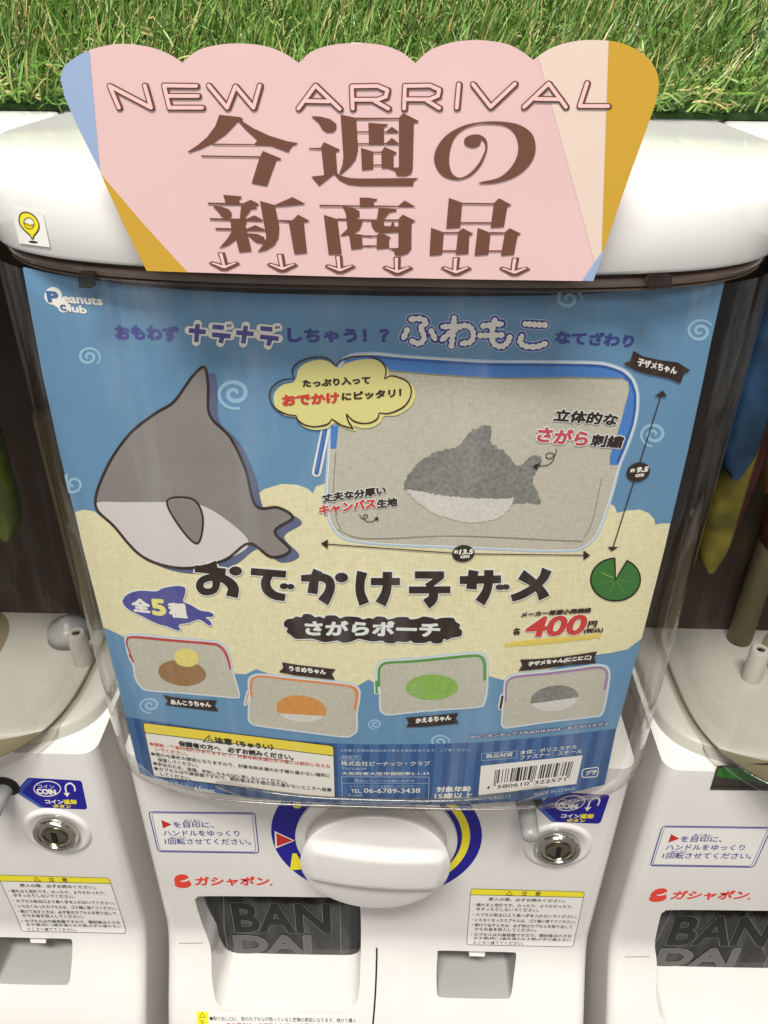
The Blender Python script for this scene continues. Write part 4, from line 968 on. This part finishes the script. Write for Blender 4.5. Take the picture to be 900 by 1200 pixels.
zc2 = Z(385, 860, 4.8649)
for s_, a, b, h in (('※写真と実際の商品は多少異なる場合があります。ご了承ください。', (70, 99), (812, 95), 3.4), ('発売元', (78, 141), (172, 139), 3.8), ('株式会社ピーナッツ・クラブ', (72, 177), (578, 178), 5.6), ('〒577-0034', (75, 200), (216, 200), 2.8), ('大阪府東大阪市御厨南2-1-33', (75, 231), (572, 231), 5.0), ('製品についてのお問い合わせ', (150, 271), (490, 272), 3.6), ('ピーナッツ・クラブ お客様サービスセンター', (120, 300), (502, 300), 2.9), ('TEL.', (128, 331), (192, 331), 4.2), ('06-6789-3438', (202, 332), (522, 332), 5.6), ('月～金（祝日除く）10時～16時', (180, 373), (520, 373), 2.9), ('E-mail', (115, 350), (190, 350), 2.8)):
    big = h > 4.1
    T(p, zc2, s_, a, b, h, 'white_ink' if big else 'paleblue_ink', 5, bold=0.02 if big else 0.008, sag=0.5)
p.stroke(zc2([(72, 122), (180, 121), (180, 145), (72, 146)]), 0.45, 'paleblue_ink', 5, closed=True)
p.stroke(zc2([(75, 241), (573, 242), (569, 388), (80, 384)]), 0.6, 'paleblue_ink', 5, closed=True); p.stroke(zc2([(76, 277), (572, 278)]), 0.4, 'paleblue_ink', 5, cap=False)
T(p, zc2, '対象年齢', (615, 330), (810, 326), 6.8, 'white_ink', 5, bold=0.02, fat=0.22); T(p, zc2, '15歳以上', (605, 366), (820, 362), 6.6, 'white_ink', 5, bold=0.02, fat=0.22)
zc3 = Z(540, 840, 5)
p.stroke(zc3([(122, 212), (328, 195), (328, 236), (122, 253)]), 0.5, 'paleblue_ink', 5, closed=True)
T(p, zc3, '製品材質', (146, 241), (303, 228), 5.2, 'white_ink', 5, bold=0.015); T(p, zc3, '本体：ポリエステル', (345, 219), (680, 183), 5.2, 'white_ink', 5, bold=0.02); T(p, zc3, 'ファスナー：スチール', (345, 249), (708, 209), 5.2, 'white_ink', 5, bold=0.02)
T(p, zc3, 'AP1L40212', (100, 488), (290, 472), 4.0, 'paleblue_ink', 5, bold=0.016, slant=0.1); T(p, zc3, 'MADE IN CHINA', (428, 459), (670, 424), 3.8, 'paleblue_ink', 5, bold=0.012)
outline(p, zc3([(712, 304), (806, 290), (800, 346), (708, 352)]), 3, 1.1, 'white_ink', 5); T(p, zc3, 'プラ', (728, 340), (790, 330), 5.2, 'white_ink', 5, bold=0.02, fat=0.3)
for fat, mat, lay in ((0.8, 'outline_ink', 3.6), (0, 'white_ink', 5)):
    T(p, zc3, '©ペンギンボックス/KADOKAWA／おでかけ子ザメ', (56, 126), (862, 46), 4.4, mat, lay, bold=0.016, fat=fat, sag=1.0)
p.done('small_print', poster, lines=True)
p = PP(); bxq = zc3([(118, 284), (713, 222), (676, 390), (103, 456)]); p.poly(bxq, 'white_ink', 4.4)
bc = p.done('barcode', poster)
p = PP(None)
Lc = ['0001101', '0011001', '0010011', '0111101', '0100011', '0110001', '0101111', '0111011', '0110111', '0001011']
par = {'4': 'LGLLGG'}
code = '4580610322571'; bits = '101'
for i, ch_ in enumerate(code[1:7]):
    l = Lc[int(ch_)]; bits += l if par['4'][i] == 'L' else ''.join('1' if c == '0' else '0' for c in l)[::-1]
bits += '01010'
for ch_ in code[7:]: bits += ''.join('1' if c == '0' else '0' for c in Lc[int(ch_)])
bits += '101'
tl, tr_ = np.array(zc3([(202, 308)])[0]), np.array(zc3([(660, 256)])[0]); bl, br = np.array(zc3([(190, 402)])[0]), np.array(zc3([(634, 354)])[0])
i = 0
while i < 95:
    if bits[i] == '1':
        j = i
        while j < 95 and bits[j] == '1': j += 1
        long_ = i < 3 or 45 <= i < 50 or i >= 92; k = 1.0 if long_ else 0.84
        q = []
        for t in (i/95, j/95):
            a = tl+(tr_-tl)*t; b = bl+(br-bl)*t; q.append((tuple(a), tuple(a+(b-a)*k)))
        p.poly([q[0][0], q[1][0], q[1][1], q[0][1]], 'black_ink', 5.4); i = j
    else: i += 1
T(p, zc3, '4', (150, 421), (168, 419), 4.2, 'black_ink', 5.4, bold=0.015); T(p, zc3, '580610', (212, 417), (398, 396), 4.2, 'black_ink', 5.4, bold=0.015); T(p, zc3, '322571', (428, 392), (612, 371), 4.2, 'black_ink', 5.4, bold=0.015)
p.done('bars', bc)

# ================================================================== the sign
sign = empty('sign', (0.0, -0.29, 0.09), label='pink scalloped new arrival sign standing at the front of the white lid', cat='sign')
scal = []
arcs = [[(71, 92), (77, 76), (102, 60), (137, 51.5), (172, 54.5), (198, 64), (213, 74)], [(213, 74), (232, 59), (256, 52.5), (281, 51), (308, 53.5), (332, 62), (350, 74)], [(350, 74), (366, 60), (390, 52.5), (416, 51), (446, 52.5), (470, 61), (487, 74)], [(487, 74), (502, 60), (528, 50), (560, 47), (592, 51), (611, 60), (625, 70.5)], [(625, 70.5), (645, 57), (670, 49), (697, 46.8), (726, 50), (752, 62), (767, 79), (772, 100), (766, 128)]]
for a in arcs: scal += spline(a, 5)[:-1]
SO = scal+[(765, 130), (730, 227), (695, 329.5), (560, 327.5), (430, 325), (300, 321.5), (172, 317.5), (146, 265), (118, 203), (90, 146), (76, 114)]
PS = lambda step=40: Print(s_sign, step=step)
p = PS(); p.poly(SO, 'pink_ink', 0)
panel = p.done('panel', sign); so = panel.modifiers.new('thickness', 'SOLIDIFY'); so.thickness = 0.007; so.offset = -1
p = PS()
p.poly(clip_below(SO, (103, 40), (118.5, 215), keep_left=True), 'sign_blue_ink', 1); p.done('colour_field', sign); p = PS()
p.poly([(118, 203.5), (146, 265), (172, 317.3), (220, 319), (168, 262)], 'mustard_ink', 1.5); p.done('colour_field', sign); p = PS()
cr = clip_below(SO, (629, 60), (703, 330), keep_left=False); p.poly(cr, 'sign_cream_ink', 1); p.done('colour_field', sign); p = PS()
p.poly(clip_below(SO, (713.5, 40), (704.5, 310), keep_left=False), 'mustard_ink', 2)
p.poly([(703, 298), (708, 294), (695, 329.2), (682, 328.6)], 'sign_blue_ink', 2.6)
p.done('colour_field', sign)
# NEW ARRIVAL in rounded outline letters
n1, n2, n3 = Z(110, 80, 4.0909), Z(320, 80, 4.0909), Z(520, 80, 4.0909)
NA = [(n1, [(122, 188), (78, 84), (276, 188), (246, 82)]), (n1, [(492, 84), (338, 82), (364, 188), (520, 188)]), (n1, [(352, 132), (500, 132)]), (n1, [(552, 82), (640, 188), (680, 86), (766, 188), (796, 82)]),
    (n2, [(122, 192), (204, 82), (320, 194)]), (n2, [(162, 156), (268, 158)]), (n2, [(382, 192), (378, 86), (500, 84), (548, 104), (540, 136), (500, 150), (392, 150)]), (n2, [(480, 152), (552, 192)]), (n2, [(628, 192), (632, 84), (750, 82), (796, 102), (790, 132), (750, 148), (640, 148)]), (n2, [(730, 150), (796, 190)]),
    (n3, [(72, 76), (62, 188)]), (n3, [(140, 76), (224, 184), (340, 74)]), (n3, [(384, 184), (502, 72), (584, 184)]), (n3, [(440, 146), (560, 148)]), (n3, [(686, 70), (650, 180), (786, 180)])]
p = PS(None)
for k, (zz, s_) in enumerate(NA):
    q = zz(s_); q2 = [(x+1.7, y+0.3) for x, y in q]
    segs = lambda Q: [[Q[i], Q[i+1]] for i in range(len(Q)-1)]
    for i, g in enumerate(segs(q2)): p.stroke(g, 6.6, 'cocoa_ink', 3.2+0.02*k+0.3*(i % 2))
    for i, g in enumerate(segs(q)): p.stroke(g, 7.2, 'cocoa_ink', 3.9+0.02*k+0.3*(i % 2))
for k, (zz, s_) in enumerate(NA):
    for i, g in enumerate([[zz(s_)[j], zz(s_)[j+1]] for j in range(len(s_)-1)]): p.stroke(g, 4.3, 'sign_pale_ink', 5.2+0.02*k+0.3*(i % 2))
p.done('upper_lettering', sign)
# the two lines of big cocoa characters, drawn as cut shapes
g1, g2, g3, g4, g5 = Z(210, 120, 6), Z(350, 120, 6), Z(490, 120, 6), Z(235, 220, 4.5), Z(430, 220, 4.5)
big = [
 (g1, [(283, 86), (430, 102), (452, 116), (440, 126), (412, 134), (330, 220), (235, 285), (150, 325), (68, 352), (62, 345), (130, 300), (200, 240), (255, 165)]),
 (g1, [(418, 132), (440, 128), (520, 180), (640, 235), (760, 272), (834, 284), (832, 292), (800, 300), (785, 318), (768, 348), (650, 304), (525, 296), (552, 265), (470, 190)]),
 (g1, [(228, 288), (530, 292), (640, 300), (530, 300), (240, 298)]), (g1, [(155, 371), (568, 377), (568, 387), (158, 381)]),
 (g1, [(590, 340), (716, 393), (718, 402), (684, 405), (618, 586), (510, 566), (566, 386)]),
 (g2, [(88, 96), (150, 98), (220, 115), (266, 150), (266, 185), (240, 208), (195, 208), (165, 185), (140, 140)]),
 (g2, [(70, 319), (155, 318), (178, 278), (290, 330), (285, 340), (262, 345), (272, 500), (180, 510), (160, 330), (75, 328)]),
 (g2, [(90, 520), (180, 510), (238, 480), (272, 496), (300, 515), (360, 530), (420, 534), (845, 530), (812, 550), (802, 584), (440, 584), (350, 575), (290, 545), (248, 502), (200, 540), (145, 584)]),
 (g2, [(295, 84), (405, 108), (418, 330), (400, 400), (360, 450), (300, 502), (285, 498), (308, 440), (315, 380)]),
 (g2, [(405, 106), (705, 108), (735, 74), (845, 130), (840, 138), (810, 142), (802, 470), (790, 500), (750, 515), (690, 512), (680, 480), (630, 460), (705, 455), (705, 118), (405, 120)]),
 (g2, [(490, 142), (625, 152), (628, 160), (600, 170), (600, 290), (495, 292)]), (g2, [(408, 202), (495, 202), (495, 211), (408, 211)]), (g2, [(600, 204), (615, 203), (655, 170), (702, 204), (702, 212), (600, 212)]),
 (g2, [(412, 286), (615, 284), (655, 248), (702, 284), (705, 294), (412, 295)]),
 (g2, [(438, 318), (525, 345), (525, 465), (446, 474)]), (g2, [(525, 345), (582, 344), (604, 312), (690, 350), (688, 358), (668, 364), (668, 458), (584, 460), (582, 354), (525, 354)]), (g2, [(525, 436), (584, 434), (584, 443), (525, 445)]),
 (g3, [(440, 265), (452, 262), (470, 290), (468, 340), (430, 420), (370, 490), (310, 525), (270, 522), (235, 490), (218, 420), (225, 330), (260, 240), (330, 180), (420, 152), (500, 149), (590, 156), (650, 185), (690, 240), (704, 310), (690, 390), (640, 470), (560, 530), (440, 558), (440, 570), (560, 560), (680, 520), (770, 450), (818, 370), (824, 290), (800, 220), (740, 170), (660, 142), (540, 132), (430, 138), (320, 162), (210, 220), (140, 300), (112, 380), (125, 450), (170, 510), (240, 538), (310, 538), (380, 505), (440, 440), (480, 350), (487, 290), (470, 250), (430, 226), (380, 226), (335, 245), (322, 275), (340, 302), (385, 314), (425, 302), (440, 280)]),
 (g4, [(120, 36), (218, 44), (216, 52), (203, 58), (208, 82), (135, 82)]), (g4, [(40, 77), (230, 80), (265, 62), (308, 84), (308, 91), (40, 86)]),
 (g4, [(64, 94), (110, 98), (150, 112), (166, 132), (162, 152), (140, 160), (110, 148), (95, 125)]), (g4, [(215, 92), (298, 96), (296, 108), (268, 110), (232, 160), (208, 160)]),
 (g4, [(50, 159), (245, 162), (285, 144), (330, 168), (330, 175), (50, 168)]), (g4, [(158, 170), (242, 172), (244, 186), (236, 188), (270, 332), (205, 338), (188, 270), (150, 300), (98, 318), (140, 270), (165, 230)]),
 (g4, [(80, 210), (245, 214), (290, 196), (345, 220), (345, 226), (80, 220)]), (g4, [(242, 238), (300, 242), (335, 258), (342, 278), (325, 292), (295, 286), (268, 265)]),
 (g4, [(314, 68), (392, 90), (416, 200), (412, 260), (390, 300), (350, 325), (300, 338), (330, 300), (348, 260)]), (g4, [(390, 90), (485, 48), (556, 84), (396, 98)]),
 (g4, [(410, 168), (485, 170), (515, 140), (578, 174), (545, 180), (562, 342), (495, 347), (466, 180), (410, 176)]),
 (g4, [(628, 88), (840, 92), (840, 50), (902, 52), (902, 100), (628, 97)]), (g4, [(750, 98), (800, 102), (838, 122), (840, 150), (815, 162), (770, 160), (765, 130)]),
 (g4, [(650, 142), (722, 164), (745, 346), (676, 352)]), (g4, [(722, 160), (900, 166), (900, 174), (722, 170)]), (g4, [(770, 172), (856, 174), (840, 220), (800, 244), (735, 254), (775, 215)]),
 (g4, [(782, 238), (852, 246), (854, 318), (795, 324)]), (g4, [(852, 248), (902, 252), (902, 260), (852, 256)]), (g4, [(854, 302), (902, 304), (902, 311), (854, 310)]),
 (g5, [(-2, 52), (55, 58), (52, 66), (35, 72), (38, 92), (165, 94), (200, 66), (258, 100), (-2, 100)]), (g5, [(62, 104), (158, 112), (155, 122), (120, 128), (85, 168), (52, 168)]),
 (g5, [(-2, 166), (165, 166), (188, 140), (258, 174), (236, 184), (234, 322), (215, 345), (180, 356), (148, 354), (142, 330), (110, 318), (166, 316), (166, 174), (-2, 174)]),
 (g5, [(22, 172), (88, 174), (92, 200), (125, 202), (132, 180), (142, 180), (146, 202), (166, 204), (166, 232), (95, 236), (45, 228), (25, 200)]),
 (g5, [(52, 248), (70, 232), (128, 262), (116, 270), (118, 316), (52, 322)]), (g5, [(-2, 250), (54, 250), (54, 257), (-2, 257)]), (g5, [(-2, 302), (54, 302), (54, 309), (-2, 309)]),
 (g5, [(432, 52), (502, 78), (492, 208), (418, 212)]), (g5, [(502, 78), (668, 80), (696, 54), (764, 90), (740, 98), (722, 204), (652, 209), (668, 88), (500, 86)]), (g5, [(492, 180), (656, 180), (656, 188), (492, 188)]),
 (g5, [(338, 210), (406, 234), (396, 350), (330, 356)]), (g5, [(406, 232), (480, 232), (506, 212), (562, 242), (540, 250), (535, 346), (468, 350), (480, 240), (406, 240)]), (g5, [(396, 328), (470, 328), (470, 336), (396, 336)]),
 (g5, [(584, 210), (652, 236), (640, 350), (567, 356)]), (g5, [(652, 232), (726, 234), (752, 212), (814, 242), (794, 250), (775, 350), (706, 356), (726, 242), (650, 242)]), (g5, [(640, 328), (712, 328), (712, 336), (640, 336)])]
p = PS(None)
for k, (zz, s_) in enumerate(big): p.poly(spline(zz(s_), 4, True) if zz is g3 else zz(s_), 'cocoa_ink', 3+0.03*(k % 30))
p.done('main_lettering', sign)
# row of little down arrows
p = PS(None)
for k, (zz, x, y) in enumerate(((g4, 128, 388), (g4, 434, 396), (g4, 738, 404), (g5, 164, 412), (g5, 472, 414), (g5, 780, 416))):
    lean = (k-2.5)*4
    base = [(-24+lean, -46), (10+lean, -46), (12-lean*0.4, 12), (62, 2), (78, 12), (12, 44), (-16, 44), (-80, 8), (-66, 0), (-18-lean*0.4, 14)]
    p = PS(None); q = zz([(x+a, y+b) for a, b in base]); p.poly(q, 'cocoa_ink', 3); p.stroke(q, 1.2, 'cocoa_ink', 3.4, closed=True)
    inn = [(-20+lean, -44), (-2+lean, -44), (0-lean*0.4, 22), (50, 4), (66, 6), (4, 34), (-8, 34), (-72, 8), (-60, 4), (-14-lean*0.4, 20)]
    p.poly(zz([(x+a, y+b) for a, b in inn]), 'sign_pale_ink', 4.4)
    p.done('arrow', sign)

# ================================================================== artificial turf on top of the machines
EDGE_Y, EDGE_Z = 0.95, 0.327
def turf_z(y): 
    t = max(y-EDGE_Y, 0.0); return EDGE_Z+0.02+0.42*t+0.10*min(t, 0.3)
M['turf_mat'] = pm('dark_green_backing', (34, 52, 24), 0.9, 0.1, var=0.3, vscale=20)
V, Fs = [], []
ys = [EDGE_Y+0.06*i for i in range(36)]
for y in ys: V += [(-4.2, y, turf_z(y)-0.01), (4.2, y, turf_z(y)-0.01), (-4.2, y, turf_z(y)-0.035 if y > EDGE_Y+.1 else EDGE_Z-0.006), (4.2, y, turf_z(y)-0.035 if y > EDGE_Y+.1 else EDGE_Z-0.006)]
n = len(ys)
for i in range(n-1):
    a, b = 4*i, 4*i+4; Fs += [(a, a+1, b+1, b), (a+2, b+2, b+3, a+3)]
Fs.append((0, 2, 3, 1))
mesh_obj('turf_mat', V, Fs, M['turf_mat'], label='dark green backing mat of the artificial turf laid over the machine tops', cat='turf mat')
def grass_material():
    m = bpy.data.materials.new('plastic_grass'); m.use_nodes = True; nt = m.node_tree; b = nt.nodes['Principled BSDF']
    g = nt.nodes.new('ShaderNodeNewGeometry'); r = nt.nodes.new('ShaderNodeValToRGB'); r.color_ramp.interpolation = 'LINEAR'
    cols = [(0.0, (46, 70, 26)), (0.25, (72, 100, 38)), (0.5, (92, 134, 48)), (0.72, (122, 160, 72)), (0.86, (160, 182, 112)), (0.89, (162, 150, 92)), (1.0, (206, 190, 130))]
    el = r.color_ramp.elements
    el[0].position, el[0].color = cols[0][0], (*lin(cols[0][1]), 1); el[1].position, el[1].color = cols[-1][0], (*lin(cols[-1][1]), 1)
    for q, c in cols[1:-1]: e = el.new(q); e.color = (*lin(c), 1)
    nt.links.new(g.outputs['Random Per Island'], r.inputs['Fac']); nt.links.new(r.outputs['Color'], b.inputs['Base Color'])
    b.inputs['Roughness'].default_value = 0.38; b.inputs['Specular IOR Level'].default_value = 0.5
    return m
M['grass'] = grass_material()
NB = 34000
gx = rng.uniform(-2.5, 2.5, NB); gy = EDGE_Y+0.01+rng.power(1.0, NB)*1.15
ln = rng.uniform(0.08, 0.22, NB); wd = rng.uniform(0.008, 0.0145, NB)
az = rng.normal(0.35, 0.6, NB); lean = np.clip(rng.normal(1.0, 0.4, NB), 0.05, 1.7)   # azimuth of the lean: mostly to the right and forward
az = np.where(rng.random(NB) < 0.3, rng.uniform(-math.pi, math.pi, NB), az)
dirx, diry = np.cos(az), -np.sin(az)*0.8
cur = rng.uniform(0.1, 0.9, NB)
V = np.zeros((NB, 7, 3)); gz = np.array([turf_z(y) for y in gy])-0.012
face = rng.uniform(0, math.pi, NB); sx, sy = np.cos(face)*0.8, np.sin(face)*0.35
sx = np.where(np.abs(sx) < 0.25, 0.4, sx)
pos_ = np.stack([gx, gy, gz], 1)
for k in range(4):
    t = k/3; a = lean*(0.35+cur*t*1.3)
    if k:
        pos_ = pos_+np.stack([dirx*np.sin(a), diry*np.sin(a), np.cos(a)+0.08], 1)*(ln/3)[:, None]
    wk = wd*(1.0, 0.95, 0.7, 0.0)[k]
    sv = np.stack([sx, sy, np.zeros(NB)], 1)*wk[:, None]/2
    if k < 3: V[:, 2*k] = pos_-sv; V[:, 2*k+1] = pos_+sv
    else: V[:, 6] = pos_
faces = []
hang_ = np.where(gy < EDGE_Y+0.05, rng.uniform(0.0, 0.07, NB), 0.0)      # blades at the front edge droop over it
for k in range(2, 7): V[:, k, 1] -= hang_*(k//2)/3*1.2; V[:, k, 2] -= hang_*(k//2)/3
for i in range(NB):
    o = 7*i; faces += [(o, o+1, o+3, o+2), (o+2, o+3, o+5, o+4), (o+4, o+5, o+6)]
VV = [V.reshape(-1, 3)]; off = NB*7
# curly tan thatch between the blades and along the edge
NT = 4200
for i in range(NT):
    x, y = rng.uniform(-2.3, 2.3), EDGE_Y-0.01+(rng.random()**1.6)*1.0
    z = turf_z(y)+rng.uniform(0.0, 0.09); th = rng.uniform(0, 6.28); cv = rng.normal(0, 0.8); pts = []; pz = z
    st = rng.uniform(0.014, 0.026)
    for k in range(7):
        pts.append((x, y, pz)); x += math.cos(th)*st; y += math.sin(th)*st*0.5; pz += rng.normal(0.002, 0.010); th += cv+rng.normal(0, 0.3)
    w_ = 0.0055; v = []
    for k, q in enumerate(pts): v += [(q[0], q[1], q[2]-w_/2), (q[0]+w_*0.4, q[1], q[2]+w_/2)]
    VV.append(np.array(v))
    for k in range(6): a = off+2*k; faces.append((a, a+1, a+3, a+2))
    off += 14
mesh_obj('grass', np.concatenate(VV), faces, M['grass'], kind='stuff')

# ================================================================== things inside the neighbouring machines
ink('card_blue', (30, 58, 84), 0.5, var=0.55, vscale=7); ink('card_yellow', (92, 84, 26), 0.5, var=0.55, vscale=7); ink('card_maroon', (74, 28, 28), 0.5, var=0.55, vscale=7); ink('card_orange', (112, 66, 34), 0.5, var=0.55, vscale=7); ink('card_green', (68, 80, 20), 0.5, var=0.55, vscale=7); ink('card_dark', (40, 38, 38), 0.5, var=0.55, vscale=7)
def pennant(zz_top, zz_bot, x, wd_, y, mat, t, point=False):
    foot = zz_bot+(wd_*1.3 if not point else 0.45)
    arc = [(wd_/2*math.cos(a), foot-(foot-zz_bot)*math.sin(a)) for a in np.linspace(0.0, math.pi, 15)] if not point else [(wd_/2, foot), (wd_*0.3, foot-0.26), (0, zz_bot), (-wd_*0.3, foot-0.26), (-wd_/2, foot)]
    prof = [(-wd_/2, zz_top), (wd_/2, zz_top)]+arc
    lv = [[(x+a*f, y+dy, b) for a, b in prof] for dy, f in ((-0.05, 0.6), (-0.03, 0.95), (0.0, 1.0), (0.03, 0.95), (0.05, 0.6))]
    V, Fs = loft(lv, True, (True, True)); autosmooth(fixn(mesh_obj('pennant', V, Fs, M[mat], t)), 60)
hang = empty('hanging_card', (1.7, 0.35, 0.0), label='blue and yellow product card hanging inside the right machine', cat='product card')
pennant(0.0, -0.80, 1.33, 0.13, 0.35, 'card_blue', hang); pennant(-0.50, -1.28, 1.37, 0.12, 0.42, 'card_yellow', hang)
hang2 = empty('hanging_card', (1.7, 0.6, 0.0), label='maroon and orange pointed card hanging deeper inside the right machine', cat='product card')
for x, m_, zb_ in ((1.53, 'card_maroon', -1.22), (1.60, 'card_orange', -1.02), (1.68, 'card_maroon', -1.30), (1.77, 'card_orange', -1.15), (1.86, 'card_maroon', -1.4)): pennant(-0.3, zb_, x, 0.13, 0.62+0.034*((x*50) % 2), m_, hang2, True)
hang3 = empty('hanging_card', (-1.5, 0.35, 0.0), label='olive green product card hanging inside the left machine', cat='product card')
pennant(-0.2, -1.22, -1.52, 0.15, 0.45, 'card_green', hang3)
# small green ticket holder on the right machine, below the drum
p = Print(s_body, dx=-PITCHX, step=None)
ink('holder_dark', (58, 54, 44)); ink('holder_green', (44, 110, 40))
zt = Z(690, 620, 3.5286)
p.poly(zt([(530, 975), (500, 1075), (800, 1080), (800, 960)]), 'holder_dark', 6); p.poly(zt([(536, 985), (526, 1018), (800, 1060), (800, 970)]), 'holder_green', 7.5); p.stroke(zt([(505, 1060), (800, 1064)]), 0.8, 'black_ink', 7.5)
th = p.done('ticket_holder', right_m)
